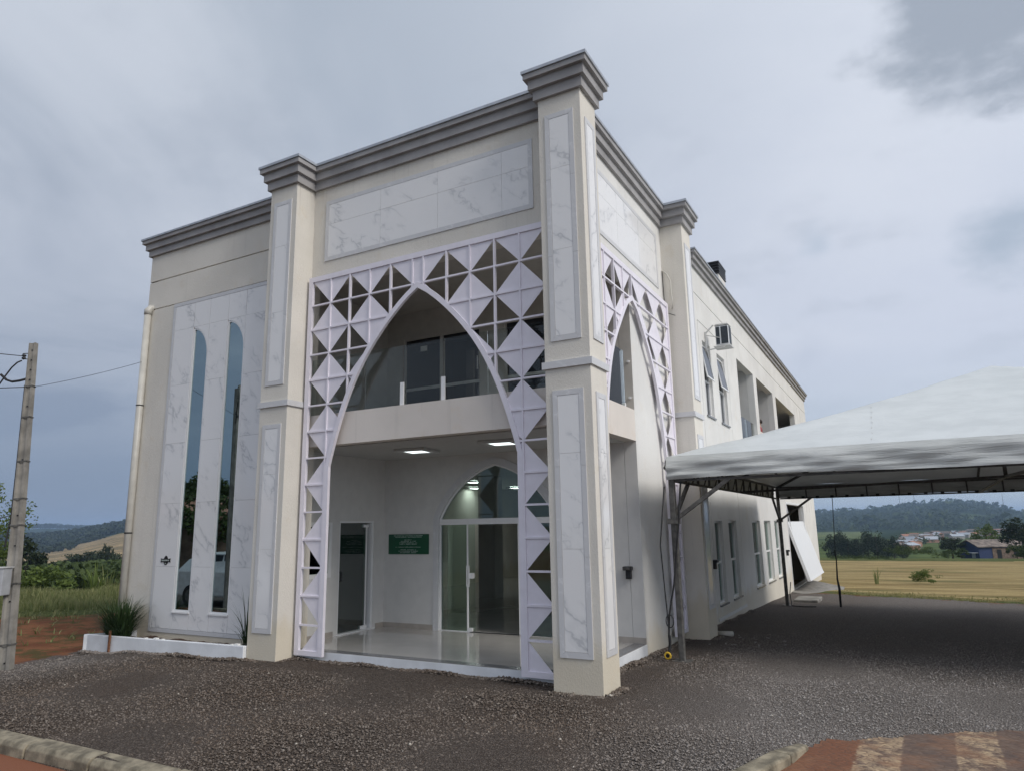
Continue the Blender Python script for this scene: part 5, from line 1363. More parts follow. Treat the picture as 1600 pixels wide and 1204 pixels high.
# two single plants in the field
V, F, T = blades(16, (0.10, 1), 0.5, 0.85, 0.020, 0.35, rs); px, py = 1.95, 25.5
o = np_mesh('spiky_weed', V, F, L_GRASS, attrs=dict(tone=np.array(T))); o.location = (px, py, Hs(px, py)); tag(o, 'small upright weed with a few spiky leaves in the stubble field', 'plant')
def leaf_cloud(n, rad, size, rs, flat=1.0, clump=10, lo=-1.0, hollow=0.35):
    """crown of small leaf cards grouped in clumps, rad=(rx,ry,rz)"""
    cc = rs.normal(0, 1, (clump, 3)); cc /= np.linalg.norm(cc, axis=1)[:, None]; cc *= (hollow+(0.92-hollow)*rs.rand(clump, 1)**0.6)
    cc = cc[cc[:, 2] > lo] if (cc[:, 2] > lo).sum() > 3 else cc
    k = rs.randint(0, len(cc), n); v = rs.normal(0, 1, (n, 3)); v /= np.linalg.norm(v, axis=1)[:, None]
    cr = 0.20+0.20*rs.rand(len(cc)); p = cc[k]+v*(cr[k]*(0.55+0.45*rs.rand(n)))[:, None]*np.array([1, 1, 0.8])
    p *= np.array(rad)
    s = size*rs.uniform(0.6, 1.3, n); a = rs.normal(0, 1, (n, 3)); a += v*0.6; a /= np.linalg.norm(a, axis=1)[:, None]
    t = np.cross(a, rs.normal(0, 1, (n, 3))); t /= np.linalg.norm(t, axis=1)[:, None]; b = np.cross(a, t)
    V = np.stack([p+(t*1.0)*s[:, None], p+(b*0.55)*s[:, None], p-(t*1.0)*s[:, None], p-(b*0.55)*s[:, None]], 1).reshape(-1, 3)
    F = np.arange(n*4).reshape(n, 4)
    tone = np.clip(rs.rand(n)*0.6+0.2*rs.rand(len(cc))[k]*2, 0, 1); return V, F, np.repeat(tone, 4)
V, F, T = leaf_cloud(2600, (0.62, 0.5, 0.30), 0.024, rs, clump=40, lo=-0.5)
o = np_mesh('field_bush', V, F, L_TREE2, attrs=dict(tone=T)); px, py = 3.75, 26.0; o.location = (px, py, Hs(px, py)+0.28)
V2, F2, T2 = blades(50, (0.9, 0.6), 0.1, 0.3, 0.02, 0.3, rs)
tag(o, 'lone low green bush standing in the stubble field', 'bush')

# ------------------------------------------------------------------ concrete pole with meter box and wires
def build_pole():
    base = Vector((-8.82, -1.80, -0.12)); top = Vector((-9.35, -1.70, 5.06))
    pole = empty('utility_pole', base, label='leaning grey concrete pole with grooved faces at the left edge', cat='utility pole')
    PI_ = Matrix.Translation(-base)
    def q(o, par=None):
        if par is None: o.parent = pole; o.matrix_parent_inverse = PI_
        else: o.parent = par
        return o
    d = (top-base); ez = d.normalized(); ex = Vector((0.876, 0.482, 0)).normalized(); ex = (ex-ez*ex.dot(ez)).normalized(); ey = ez.cross(ex)
    sec = [(-1, -0.62), (-0.62, -0.62), (-0.45, -0.30), (0.30, -0.30), (0.46, -0.62), (1, -0.62), (1, 0.62), (0.46, 0.62), (0.30, 0.3), (-0.45, 0.3), (-0.62, 0.62), (-1, 0.62)]
    V = []; F = []; n = len(sec); K = 14
    for i in range(K+1):
        t = i/K; w = 0.094*(1-t)+0.056*t; c_ = base+d*t
        V += [tuple(c_+ex*(a*w)+ey*(b_*w)) for a, b_ in sec]
    for i in range(K):
        for j in range(n): a = i*n+j; b_ = i*n+(j+1) % n; F.append((a, b_, b_+n, a+n))
    F.append(tuple(range(n))); F.append(tuple(K*n+j for j in reversed(range(n))))
    mb = MB(); mb.v, mb.f = V, F; q(mb.build('shaft', M['concrete'], None))
    def at(t, a=0, b_=0):
        w = 0.094*(1-t)+0.056*t; return base+d*t+ex*(a*w)+ey*(b_*w)
    for t in (0.08, 0.25, 0.42, 0.50, 0.615, 0.755, 0.855):
        w = 0.094*(1-t)+0.056*t; mb = MB()
        loop = [at(t, *c_) for c_ in ((-1.06, -0.70), (1.06, -0.70), (1.06, 0.70), (-1.06, 0.70), (-1.06, -0.70))]
        for a, b_ in zip(loop[:-1], loop[1:]): mb.bar(a, b_, 0.012, 0.02)
        q(mb.build('metal_band', M['steel'], None))
    hs = MB()
    for t in (0.975, 0.942, 0.910, 0.877, 0.79, 0.62, 0.45, 0.36, 0.2, 0.03):
        c_ = at(t, 0.05, -0.335 if t > 0.0 else -0.6); hs.tube([c_, c_-ey*0.012], 0.011, 8)
    q(hs.build('bolt_hole', M['black'], None))
    ins = at(0.957, -1.0, 0)
    q(MB().bar(ins+Vector((0, 0, 0.05)), ins-ex*0.11+Vector((0, 0, 0.055)), 0.012).bar(ins-Vector((0, 0, 0.05)), ins-ex*0.11-Vector((0, 0, 0.035)), 0.012).bar(ins-ex*0.09+Vector((0, 0, 0.06)), ins-ex*0.09-Vector((0, 0, 0.05)), 0.012).build('insulator_bracket', M['steel_dark'], None))
    c_ = ins-ex*0.085; q(MB().tube([c_+Vector((0, 0, z)) for z in (-0.035, -0.033, -0.02, -0.005, 0.0, 0.005, 0.02, 0.033, 0.035)], [0.02, 0.032, 0.033, 0.022, 0.02, 0.022, 0.033, 0.032, 0.02], 12).build('insulator', M['black'], None, smooth=True))
    # cables along the pole and to the box
    q(MB().tube([at(0.86, -1.05, -0.4), at(0.62, -1.10, -0.4), at(0.45, -1.2, -0.4), at(0.36, -1.7, -0.6)], 0.014, 8).build('down_cable', M['strap'], None))
    return at, ex, ey
PAT, PEX, PEY = build_pole()
bx = PAT(0.245, -1.0, -0.7)
mbx = empty('meter_box', bx, 0, label='grey metal meter box fixed to the pole at the left edge', cat='meter box')
def obox(c, ex, ey, hx, hy, z0, z1):
    mb = MB(); C0 = Vector(c)
    P4 = [C0+ex*a+ey*b_ for a, b_ in ((-hx, -hy), (hx, -hy), (hx, hy), (-hx, hy))]
    mb.v = [(p.x, p.y, z0) for p in P4]+[(p.x, p.y, z1) for p in P4]; mb.f = [(0, 3, 2, 1), (4, 5, 6, 7), (0, 1, 5, 4), (1, 2, 6, 5), (2, 3, 7, 6), (3, 0, 4, 7)]; return mb
exh = Vector((0.876, 0.482, 0)); eyh = Vector((-0.482, 0.876, 0))
cc_ = Vector((bx.x, bx.y, 0))-exh*0.10-eyh*0.10
o = obox(cc_, exh, eyh, 0.20, 0.10, 1.02, 1.42).build('case', M['box_grey'], None, bevel=0.008); o.parent = mbx; o.matrix_parent_inverse = Matrix.Translation(-bx)
o = obox(cc_, exh, eyh, 0.215, 0.115, 1.421, 1.437).build('lid', M['lamp_frame'], None); o.parent = mbx; o.matrix_parent_inverse = Matrix.Translation(-bx)
cb = cc_-eyh*0.05
o = MB().tube([cb+exh*0.06+Vector((0, 0, z)) for z in (1.02, 0.85)]+[cb+exh*0.11+Vector((0, 0, 0.74)), cb+exh*0.13+Vector((0, 0, 0.60)), cb+exh*0.06+Vector((0, 0, 0.15)), cb+exh*0.05+Vector((0, 0, -0.1))], 0.022, 10).build('conduit', M['black'], None, smooth=True); o.parent = mbx; o.matrix_parent_inverse = Matrix.Translation(-bx)
def wire(a, b, sag, r_, label, name='overhead_wire'):
    a, b = Vector(a), Vector(b); pts = [a.lerp(b, t)+Vector((0, 0, -sag*4*t*(1-t))) for t in np.linspace(0, 1, 14)]
    tag(MB().tube(pts, r_, 5).build(name, M['strap'], None), label, 'wire')
wire(PAT(0.958, -1.8, 0), (-13.0, -7.2, 5.15), 0.05, 0.007, 'upper overhead wire leaving the pole to the left at the insulator')
wire(PAT(0.855, -1.1, 0), (-13.0, -7.4, 4.8), 0.35, 0.007, 'lower overhead wire leaving the pole to the left below the thick cables')
wire(PAT(0.853, 1.1, 0), (BX0+0.02, 1.2, 5.62), 0.06, 0.004, 'single thin wire from the pole up to the side of the building')
pts = [PAT(0.945, -3.0, 0), PAT(0.94, -4.2, 0), PAT(0.925, -5.6, 0), PAT(0.900, -7.0, 0), PAT(0.86, -9.0, 0)]
rope('service_cable', pts, 0.012, M['strap'], 'cable curving down to the left under the insulator', 'cable')
pts = [PAT(0.882, -1.1, 0), PAT(0.878, -3.0, 0), PAT(0.877, -5.0, 0), PAT(0.885, -6.6, 0), PAT(0.905, -8.4, 0)]
rope('service_cable', pts, 0.020, M['strap'], 'thick sagging cable entering the pole from the left', 'cable')

# ------------------------------------------------------------------ trees, bushes, woods
def at_az(az, r): a = R(az); return CAM.x-math.sin(a)*r, CAM.y+math.cos(a)*r
def tree_meshes(kind, rs):
    """unit tree 1 m tall: trunk mesh and crown mesh"""
    mb = MB()
    if kind == 'round':
        mb.tube([(0, 0, -0.06), (0.01, 0, 0.18), (0.0, 0.01, 0.42), (0.01, 0.0, 0.72)], [0.035, 0.028, 0.022, 0.008], 7)
        for k in range(6):
            a = k*1.05; mb.tube([(0, 0, 0.28+0.05*k), (0.13*math.cos(a), 0.13*math.sin(a), 0.42+0.06*k), (0.26*math.cos(a), 0.26*math.sin(a), 0.52+0.06*k)], [0.014, 0.010, 0.004], 5)
        V, F, T = leaf_cloud(2600, (0.42, 0.42, 0.36), 0.026, rs, clump=34); V[:, 2] += 0.62
    elif kind == 'tall':
        mb.tube([(0, 0, -0.05), (0.01, 0, 0.3), (0, 0, 0.6), (0, 0, 0.95)], [0.024, 0.018, 0.013, 0.004], 6)
        for k in range(8):
            a = k*2.4; mb.tube([(0, 0, 0.30+0.07*k), (0.13*math.cos(a), 0.13*math.sin(a), 0.38+0.07*k)], [0.008, 0.003], 5)
        V, F, T = leaf_cloud(2400, (0.24, 0.24, 0.44), 0.024, rs, clump=40, hollow=0.1); V[:, 2] += 0.58
    elif kind == 'umbrella':    # araucaria: bare trunk, flat candelabra crown
        mb.tube([(0, 0, -0.05), (0, 0, 0.5), (0.005, 0, 0.93)], [0.020, 0.016, 0.008], 6)
        for k in range(12):
            a = k*PI/6; mb.tube([(0, 0, 0.70+0.02*(k % 3)), (0.20*math.cos(a), 0.20*math.sin(a), 0.74+0.02*(k % 3)), (0.36*math.cos(a), 0.36*math.sin(a), 0.86)], [0.010, 0.007, 0.004], 5)
        V, F, T = leaf_cloud(1800, (0.44, 0.44, 0.12), 0.022, rs, clump=30, hollow=0.5); V[:, 2] += 0.86
    elif kind == 'fine':        # nearer tree with small leaves
        mb.tube([(0, 0, -0.06), (0.01, 0, 0.2), (0.0, 0.01, 0.5), (0.01, 0.0, 0.85)], [0.030, 0.022, 0.015, 0.006], 7)
        for k in range(7):
            a = k*1.9; mb.tube([(0, 0, 0.25+0.06*k), (0.15*math.cos(a), 0.15*math.sin(a), 0.40+0.06*k), (0.33*math.cos(a), 0.33*math.sin(a), 0.46+0.06*k)], [0.012, 0.008, 0.003], 5)
        V, F, T = leaf_cloud(9000, (0.46, 0.46, 0.40), 0.012, rs, clump=46); V[:, 2] += 0.62
    elif kind == 'full':        # crown down to the ground
        mb.tube([(0, 0, -0.06), (0.01, 0, 0.3), (0.0, 0.01, 0.8)], [0.030, 0.024, 0.008], 6)
        V, F, T = leaf_cloud(3400, (0.40, 0.40, 0.50), 0.024, rs, clump=60, hollow=0.15); V[:, 2] += 0.49
    else:                       # bush
        mb.tube([(0, 0, -0.08), (0.02, 0, 0.3)], [0.03, 0.01], 5); mb.tube([(0, 0, -0.05), (-0.12, 0.05, 0.35)], [0.02, 0.008], 5)
        V, F, T = leaf_cloud(1500, (0.62, 0.62, 0.46), 0.045, rs, clump=22, lo=-0.6); V[:, 2] += 0.46
    me = D.meshes.new('trunk'); me.from_pydata(mb.v, [], mb.f); me.materials.append(BARK)
    return me, (V, F, T)
rs = np.random.RandomState(21)
PROTO = {}
def crown_mesh(kind, mat, var=0):
    key = (kind, mat.name, var)
    if key not in PROTO:
        tr, (V, F, T) = tree_meshes(kind, np.random.RandomState(abs(hash(kind)) % 1 + var*7+len(kind)))
        o = np_mesh('crown_tmp', V, F, mat, attrs=dict(tone=T)); me = o.data; me.name = 'crown'; D.objects.remove(o); PROTO[key] = (tr, me)
    return PROTO[key]
def tree(name, kind, mat, x, y, h, wide, label, group=None, cat='tree', var=0, dz=0.0):
    tr, cr = crown_mesh(kind, mat, var)
    r_ = empty(name, (x, y, Hs(x, y)+dz), random.uniform(0, 6), label=label, cat=cat, group=group)
    r_.scale = (h*wide, h*wide, h)
    link('trunk', tr, r_); link('crown', cr, r_); return r_
# western valley, nearest crowns
LT = [(63.3, 66, 6.9, 0.9, 'round', L_DARK, 'dark dense tree rising behind the pole above the left valley'),
      (60.9, 84, 5.0, 1.0, 'round', L_TREE, 'rounded dark green tree in the left valley between the pole and the plants'),
      (59.9, 95, 6.6, 1.0, 'round', L_TREE, 'broad green tree in the middle of the left valley wood'),
      (58.9, 74, 4.4, 1.3, 'round', L_DARK, 'wide brownish dark tree low in the left valley wood'),
      (57.9, 88, 5.7, 1.0, 'round', L_TREE, 'green tree in the left valley nearest the building corner'),
      (62.3, 60, 3.6, 1.2, 'round', L_TREE2, 'pale green tree just right of the pole in the left valley'),
      (59.75, 150, 9.0, 1.0, 'umbrella', L_DARK, 'flat-topped umbrella tree at the left end of the group against the tan hill'),
      (59.35, 150, 10.0, 1.0, 'umbrella', L_DARK, 'second flat-topped tree from the left against the tan hill'),
      (58.95, 152, 10.2, 0.8, 'umbrella', L_DARK, 'third flat-topped tree from the left against the tan hill'),
      (58.35, 140, 10.6, 0.55, 'tall', L_DARK, 'narrow brownish tree standing between the flat-topped trees on the left'),
      (57.75, 150, 9.6, 1.0, 'umbrella', L_DARK, 'flat-topped umbrella tree beside the building corner against the tan hill')]
for az, r_, h, w, k, m_, lab in LT:
    x, y = at_az(az, r_); tree('valley_tree', k, m_, x, y, h*1.0, w, lab, group='trees of the left valley', var=int(az*10) % 3)
x, y = at_az(66.9, 24.0); tree('leafy_tree', 'fine', L_TREE2, x, y, 3.5, 1.0, 'bright green tree at the left edge of the picture behind the pole', var=1)
for az, r_, h, w, lab in ((62.2, 33, 1.5, 1.3, 'pale green leafy bush just right of the pole'), (61.2, 36, 1.2, 1.4, 'pale bush in the tall grass a little right of the pole'), (63.6, 34, 1.7, 1.2, 'pale green bush behind the pole'), (60.4, 37, 1.0, 1.5, 'low green bush in the grass before the valley wood')):
    x, y = at_az(az, r_); tree('grass_bush', 'bush', L_TREE2, x, y, h, w, lab, cat='bush', group='bushes in the tall grass on the left')
V, F, T = blades(40, (0.30, 1), 0.5, 1.25, 0.05, 0.6, np.random.RandomState(6), segs=5); x, y = at_az(58.98, 31)
o = np_mesh('tall_leafy_plant', V, F, L_TREE2, attrs=dict(tone=np.array(T))); o.location = (x, y, Hs(x, y)); tag(o, 'tall pale plant with broad arching leaves in the grass left of the building', 'plant')
V, F, T = blades(30, (0.35, 1), 0.6, 1.4, 0.03, 0.8, np.random.RandomState(9), segs=5); x, y = at_az(58.1, 32)
o = np_mesh('tall_leafy_plant', V, F, L_GRASS, attrs=dict(tone=np.array(T))); o.location = (x, y, Hs(x, y)); tag(o, 'smaller arching plant in the grass nearest the building corner', 'plant')

def wood(name, spots, mat, leaf, per, rs, flat=0.8):
    """many crowns merged into one wood; spots (x,y,ground,height,radius)"""
    base = [leaf_cloud(per, (1, 1, flat), leaf, np.random.RandomState(60+i), clump=12, lo=-0.5) for i in range(4)]
    VV, FF, TT = [], [], []; off = 0
    for i, (x, y, g, h, rad) in enumerate(spots):
        V, F, T = base[i % 4]; a = rs.uniform(0, 6.28); ca, sa = math.cos(a), math.sin(a)
        W = np.c_[(V[:, 0]*ca-V[:, 1]*sa)*rad+x, (V[:, 0]*sa+V[:, 1]*ca)*rad+y, V[:, 2]*rad*0.85+g+h-rad*0.75]
        VV.append(W); FF.append(F+off); TT.append(np.clip(T*0.7+rs.uniform(0, 0.35), 0, 1)); off += len(V)
    return tag(np_mesh(name, np.concatenate(VV), np.concatenate(FF), mat, attrs=dict(tone=np.concatenate(TT))), kind='stuff')
sp_ = []
for i in range(430):
    az = rs.uniform(56.2, 66.5); r_ = 52+150*rs.rand()**1.2; x, y = at_az(az, r_); g = Hs(x, y)
    lim = 1.9-r_*math.tan(R(np.interp(az, [56, 58, 60, 61.5, 64, 66], [1.45, 1.45, 1.5, 1.6, 1.4, 1.3])+0.45*rs.rand()**2+(r_ < 80)*0.8*rs.rand())) - g    # crown tops follow the valley
    h = min(lim, rs.uniform(5, 11)) if lim > 1.5 else 0
    if h > 1.5: sp_.append((x, y, g, h, min(h*0.55, 2.0+r_*0.010)))
wood('valley_wood', sp_, L_TREE, 0.13, 420, rs)
# trees behind the field on the right
RT = [(4.75, 9.8, 0.8), (4.15, 11.3, 0.75), (3.65, 9.6, 0.8), (2.95, 8.4, 0.9), (2.35, 11.4, 0.7), (1.80, 10.3, 0.85), (1.25, 8.0, 0.9), (0.75, 8.9, 0.75), (0.25, 6.8, 0.9), (3.3, 7.6, 1.0)]
for i, (az, h, w) in enumerate(RT):
    x, y = at_az(az, 205+10*math.sin(i*2.2)); g = Hs(x, y)
    names_ = ['leftmost dark tree of the row behind the field, next to the building', 'second dark tree from the building in the row behind the field', 'third dark tree from the building in the row behind the field', 'lower dark tree near the middle of the row behind the field', 'tallest pointed dark tree in the row behind the field', 'dark tree just right of the tallest in the row behind the field', 'fourth dark tree from the right end of the row behind the field', 'third dark tree from the right end of the row behind the field', 'last low dark tree at the right end of the row behind the field', 'dark tree half hidden between the first three and the lower one behind the field']
    tree('dark_tree', 'full', L_DARK, x, y, h*0.70, w*1.15, names_[i], group='row of dark trees behind the field', var=i % 3)
sp_ = [(at_az(az, 88+4*math.sin(az*5))[0], at_az(az, 88+4*math.sin(az*5))[1]) for az in np.arange(-2.7, 5.0, 0.11)]
hedge = []
for i, (x, y) in enumerate(sp_):
    az = -2.7+0.11*i; hh = (0.50 if az > 0.9 else 1.45 if az > -1.7 else 0.8)*rs.uniform(0.75, 1.15); hedge.append((x, y, Hs(x, y), hh, max(0.45, hh*0.5)))
wood('hedge_row', hedge, L_TREE, 0.07, 240, rs)
x, y = at_az(-2.75, 150); tree('round_tree', 'round', L_DARK, x, y, 4.4, 1.3, 'round dark bluish tree left of the blue house', var=2)
x, y = at_az(-4.85, 176); tree('green_tree', 'round', L_TREE2, x, y, 7.3, 0.95, 'bright green round tree rising behind the blue house', var=0)
x, y = at_az(-6.75, 128); tree('big_tree', 'round', L_DARK, x, y, 6.2, 1.15, 'large dark tree at the right edge beside the blue house', var=1)
x, y = at_az(-7.6, 125); tree('big_tree', 'round', L_DARK, x, y, 5.6, 1.1, 'dark tree furthest right, cut by the picture edge', var=2)
for az, r_, h, lab in ((-6.35, 112, 1.9, 'dark green bush at the right end of the blue house'), (-6.9, 108, 2.1, 'leafy bush at the right edge in front of the large dark tree'), (-2.5, 108, 1.3, 'bush a little left of the blue house'), (-3.25, 120, 1.7, 'green bush touching the left corner of the blue house')):
    x, y = at_az(az, r_); tree('bush', 'bush', L_TREE, x, y, h, 1.0, lab, cat='bush', group='bushes round the blue house')
# wooded hills: crowns along slopes and crests
sp_ = []
for i in range(2100):
    az = rs.uniform(-9.5, 6.5); r_ = 960+1120*rs.rand()**0.75 if i % 3 else rs.uniform(1930, 2060)
    x, y = at_az(az, r_); 
    if (2.1 < az < 3.5 and 1150 < r_ < 1350) or (-6.7 < az < -3.5 and 1310 < r_ < 1460): continue
    s = rs.uniform(4.0, 9.5)*(1.9 if rs.rand() < 0.07 else 1); sp_.append((x, y, Hs(x, y), s*1.3, s))
wood('hill_wood', sp_, L_TREE, 0.26, 46, rs, 0.75)
sp_ = []
for i in range(1500):
    az = rs.uniform(55.5, 67); k = i % 3
    r_ = rs.uniform(850, 1180) if k < 2 else rs.uniform(2250, 2560)
    x, y = at_az(az, r_); s = rs.uniform(4, 8)*(1 if k < 2 else 1.7); sp_.append((x, y, Hs(x, y), s*1.3, s))
for i in range(160):
    az = rs.uniform(58.9, 66.5); r_ = rs.uniform(610, 860) if az > 60.2 else rs.uniform(760, 850); x, y = at_az(az, r_); s = rs.uniform(3, 6); sp_.append((x, y, Hs(x, y), s*1.3, s))
wood('ridge_wood', sp_, L_DARK, 0.26, 46, rs, 0.75)

# ------------------------------------------------------------------ houses
H_BLUE = plain('blue_wood_wall', (0.018, 0.035, 0.105), 0.7, var=0.1); H_ROOF = plain('weathered_roof', (0.20, 0.165, 0.14), 0.9, var=0.25, vscale=1.5)
H_WHITE = plain('pale_house_wall', (0.36, 0.345, 0.32), 0.8); H_BRICK = plain('brick_house_wall', (0.36, 0.20, 0.14), 0.9); H_TERRA = plain('clay_roof', (0.32, 0.165, 0.11), 0.9); H_METAL = plain('metal_roof', (0.36, 0.39, 0.43), 0.6)
WOODW = plain('brown_wood_wall', (0.17, 0.12, 0.09), 0.9, var=0.2, vscale=3)
def house(name, x, y, rz, w, l, h, pitch, wall, roof, label, group=None, base=0.0):
    r_ = empty(name, (x, y, Hs(x, y)+base), rz, label=label, cat='house', group=group)
    mb = MB().prism([(-w/2, -0.6), (w/2, -0.6), (w/2, h), (0, h+pitch), (-w/2, h)], 0, l, lambda u, v, q: (u, q, v)); mb.build('wall', wall, r_)
    e = 0.35; sl = pitch/(w/2)
    for s in (-1, 1):
        q = [(0, h+pitch+0.06), (s*(w/2+e), h-sl*e+0.06), (s*(w/2+e), h-sl*e+0.18), (0, h+pitch+0.20)]
        MB().prism(q, -e, l+e, lambda u, v, k: (u, k, v)).build('roof', roof, r_)
    return r_
x, y = at_az(-3.75, 150)
bh = house('blue_house', x, y, R(-58), 4.9, 10.5, 2.3, 1.0, H_BLUE, H_ROOF, 'small blue wooden house with a low weathered gable roof at the field edge')
MB().box(-0.3, 2.3, -1.2, -0.01, 1.25, 1.33).build('porch_awning', H_METAL, bh); MB().box(0.6, 1.5, -0.04, -0.005, 0.4, 1.15).build('window', H_METAL, bh)
MB().box(2.46, 2.52, 2.4, 10.3, -0.5, 2.1).build('side_wall', WOODW, bh); MB().box(2.53, 2.56, 3.2, 4.0, 0.2, 1.8).build('door', M['black'], bh); MB().box(2.53, 2.56, 6.2, 7.2, 0.9, 1.7).build('window', M['black'], bh)
rh = random.Random(12); cnt = 0
HLAB = ['pale house with a light metal roof in the distant town below the wooded hill', 'pale house with a clay roof in the distant town below the wooded hill', 'brick house with a brown roof in the distant town below the wooded hill', 'pale house with a brown roof in the distant town below the wooded hill', 'brick house with a light metal roof in the distant town below the wooded hill']
MATS = [(H_WHITE, H_METAL), (H_WHITE, H_TERRA), (H_BRICK, H_ROOF), (H_WHITE, H_ROOF), (H_BRICK, H_METAL)]
for i in range(96):
    t = rh.random(); az = -0.2-7.6*t; r_ = 470+330*t+rh.uniform(-70, 110)+(60 if i % 3 == 0 else 0)
    if i < 6: az = [0.4, 0.1, -0.3, 0.2, -0.55, -0.8][i]; r_ = 350+12*i
    x, y = at_az(az, r_); m_ = MATS[rh.randrange(5)]
    big = i in (7, 19, 33)
    house('far_house', x, y, rh.uniform(-0.5, 2.2), rh.uniform(3.5, 6.5)*(1.7 if big else 1), rh.uniform(4.5, 8.5)*(2.0 if big else 1), rh.uniform(1.8, 2.7), rh.uniform(0.7, 1.5), *m_, HLAB[MATS.index(m_)], group='houses of the distant town')
sp_ = []
for i in range(120):
    t = rs.rand(); az = 0.8-8.6*t; r_ = 430+400*t+rs.uniform(-90, 160); x, y = at_az(az, r_); s = rs.uniform(1.6, 3.4); sp_.append((x, y, Hs(x, y), s*1.4, s))
wood('town_trees', sp_, L_TREE, 0.22, 60, rs)
for az, hh, lab in ((-0.0, 26, 'faint thin mast on the wooded hill, left of the taller one'), (-0.92, 36, 'tallest thin radio mast on the wooded hill'), (-6.05, 30, 'thin radio mast on the hill near the right edge')):
    x, y = at_az(az, 1985); tag(MB().tube([(x, y, Hs(x, y)), (x, y, Hs(x, y)+12+hh)], [0.8, 0.35], 5).build('radio_mast', M['steel'], None), lab, 'mast')

# ------------------------------------------------------------------ what the mirror windows show: a car, a pole, trees across the road
def build_car():
    c_ = empty('parked_car', (-13.3, -5.6, -0.125), R(176), label='small white hatchback parked on the road, seen mirrored in the tall windows', cat='car')
    wht = plain('white_car_paint', (0.78, 0.79, 0.80), 0.2); dk = M['coil']
    prof = [(-1.95, 0.28), (-2.0, 0.55), (-1.93, 0.86), (-1.0, 0.98), (-0.35, 1.42), (0.85, 1.47), (1.55, 1.30), (1.90, 0.95), (1.97, 0.55), (1.90, 0.28)]
    bm_ = MB().prism(prof, -0.80, 0.80, lambda u, v, w: (u, w*(1.0 if v < 1.0 else 0.84), v)); b_ = bm_.build('body', wht, c_, bevel=0.06)
    gl = MB().prism([(-0.88, 1.01), (-0.36, 1.37), (0.15, 1.40), (0.15, 1.01)], -0.79, 0.79, lambda u, v, w: (u, w*0.90, v)).prism([(0.22, 1.01), (0.22, 1.40), (0.85, 1.41), (1.25, 1.02)], -0.79, 0.79, lambda u, v, w: (u, w*0.90, v)); gl.build('side_window', dk, c_)
    MB().prism([(1.30, 1.33), (1.60, 1.22), (1.86, 0.98), (1.80, 0.96)], -0.60, 0.60, lambda u, v, w: (u+0.06, w, v)).build('rear_window', dk, c_)
    for s in (-1, 1):
        MB().box(1.80, 1.96, s*0.60-0.14, s*0.60+0.14, 0.78, 0.98).build('tail_light', plain('red_lamp', (0.35, 0.01, 0.01), 0.2) if s < 0 else D.materials['red_lamp'], c_, bevel=0.03)
        for xx in (-1.25, 1.25):
            w_ = MB().tube([(xx, s*0.70, 0.30), (xx, s*0.82, 0.30)], 0.30, 20).build('wheel', M['dark_rubber'], c_); MB().tube([(xx, s*0.821, 0.30), (xx, s*0.83, 0.30)], 0.19, 14).build('rim', M['steel'], w_)
    MB().box(1.90, 2.02, -0.78, 0.78, 0.30, 0.56).box(-2.04, -1.92, -0.78, 0.78, 0.28, 0.52).build('bumper', wht, c_, bevel=0.03)
build_car()
pt = MB().tube([(-12.30, -4.25, -0.3), (-12.50, -4.25, 5.75)], [0.17, 0.09], 8); tag(pt.build('street_pole', M['concrete'], None), 'grey concrete pole across the road, seen mirrored in the right tall window', 'pole')
for x, y, h, ww in ((-21, -10.5, 4.0, 'second nearest'), (-26, -13.5, 5.0, 'tallest'), (-17.0, -13.0, 3.2, 'nearest and lowest'), (-31, -10, 4.2, 'farthest')):
    tree('roadside_tree', 'round', L_TREE, x, y, h, 1.0, ww+' of the roadside trees mirrored in the tall windows', group='roadside trees mirrored in the windows', var=int(abs(x)) % 3)
r_ = house('roadside_house', -23.0, -17.0, R(35), 8, 10, 2.4, 1.0, WOODW, H_TERRA, 'brown house across the road, only seen mirrored in the tall windows')

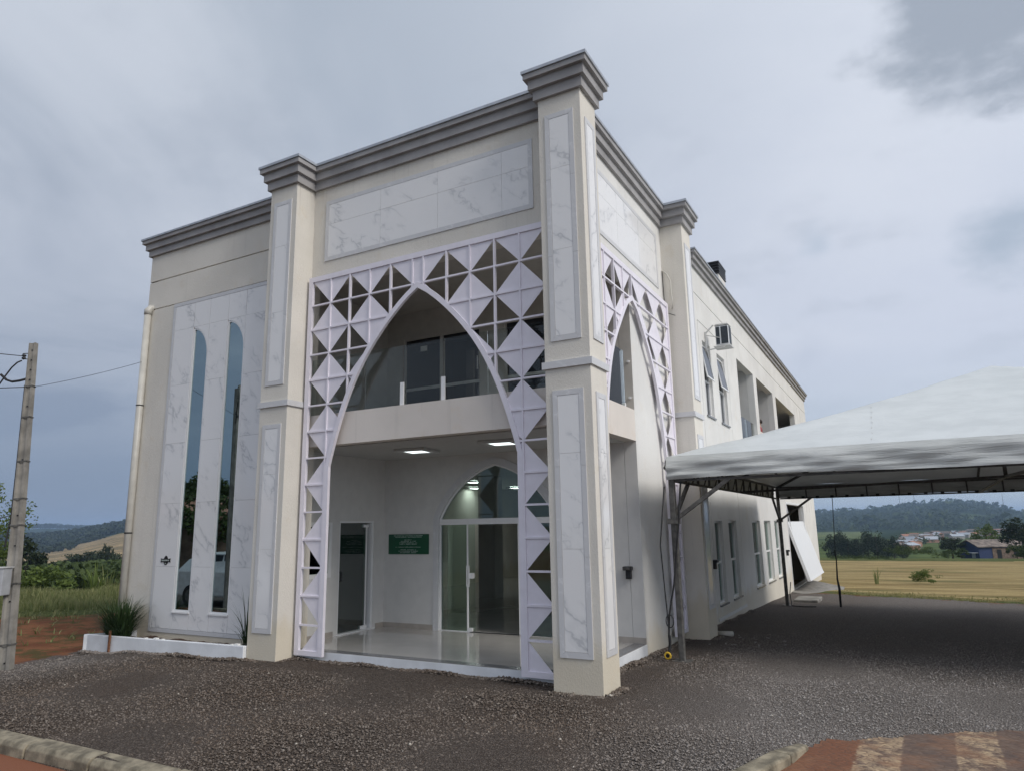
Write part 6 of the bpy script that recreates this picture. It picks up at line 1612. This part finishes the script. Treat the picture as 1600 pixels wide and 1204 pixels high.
# ------------------------------------------------------------------ person on the upper gallery
def build_person():
    x, y, z = -0.86, 17.55, 3.705
    root = empty('person', (x, y, z), R(100), label='person in a dark red top standing at the middle open bay upstairs', cat='person')
    vs = [(0, 0, 0.92), (0, 0, 1.10), (0, 0.01, 1.30), (0, 0.0, 1.40), (0, 0.01, 1.50), (0, 0.02, 1.585), (0, 0.01, 1.65),
          (0.19, 0, 1.36), (0.24, -0.02, 1.12), (0.20, 0.16, 1.02), (-0.19, 0, 1.36), (-0.24, -0.02, 1.12), (-0.20, 0.16, 1.02),
          (0.09, 0, 0.86), (0.10, 0.0, 0.47), (0.10, -0.02, 0.07), (0.10, 0.12, 0.03), (-0.09, 0, 0.86), (-0.10, 0.0, 0.47), (-0.10, -0.02, 0.07), (-0.10, 0.12, 0.03)]
    es = [(0, 1), (1, 2), (2, 3), (3, 4), (4, 5), (5, 6), (3, 7), (7, 8), (8, 9), (3, 10), (10, 11), (11, 12), (0, 13), (13, 14), (14, 15), (15, 16), (0, 17), (17, 18), (18, 19), (19, 20)]
    rd = [(.15, .11), (.14, .10), (.16, .11), (.10, .08), (.05, .05), (.085, .095), (.07, .08), (.065, .06), (.045, .045), (.03, .03), (.065, .06), (.045, .045), (.03, .03), (.085, .085), (.06, .06), (.045, .045), (.035, .03), (.085, .085), (.06, .06), (.045, .045), (.035, .03)]
    me = D.meshes.new('body'); me.from_pydata(vs, es, []); o = link('body', me, root)
    bm = bmesh.new(); bm.from_mesh(me); lay = bm.verts.layers.skin.verify()
    for i, v in enumerate(bm.verts): v[lay].radius = rd[i]; v[lay].use_root = (i == 0)
    bm.to_mesh(me); bm.free()
    m, ns, ls, b = new_mat('clothes_and_skin'); v = coords(ns, ls); sp = ns.new('ShaderNodeSeparateXYZ'); ls.new(v, sp.inputs[0])
    c = mixc(ns, ls, rng(ns, ls, sp.outputs[2], 0.955, 0.96), (0.03, 0.035, 0.06), (0.30, 0.025, 0.03)); c = mixc(ns, ls, rng(ns, ls, sp.outputs[2], 1.445, 1.45), c, (0.45, 0.27, 0.20))
    ls.new(c, b.inputs['Base Color']); me.materials.append(m)
    o.modifiers.new('skin', 'SKIN'); s = o.modifiers.new('sub', 'SUBSURF'); s.levels = 1; s.render_levels = 2
    h = MB().tube([(0, 0.0, 1.60), (0, -0.01, 1.66), (0, -0.005, 1.715), (0, 0, 1.735)], [0.098, 0.102, 0.07, 0.01], 12); h.build('hair', plain('dark_hair', (0.03, 0.015, 0.012), 0.7), root, smooth=True)
build_person()

# ------------------------------------------------------------------ air
hz = MB().box(-7800, 7800, -7800, 7800, -14.2, 75.0)
ho = hz.build('haze', None, None); tag(ho, kind='stuff')
hm = D.materials.new('haze_air'); hm.use_nodes = True; hn, hl = hm.node_tree.nodes, hm.node_tree.links; hn.clear()
ou = hn.new('ShaderNodeOutputMaterial'); pv = hn.new('ShaderNodeVolumePrincipled'); pv.inputs['Density'].default_value = 0.00024
pv.inputs['Color'].default_value = (0.50, 0.70, 1.0, 1); pv.inputs['Anisotropy'].default_value = 0.0
hl.new(pv.outputs[0], ou.inputs['Volume']); ho.data.materials.append(hm)
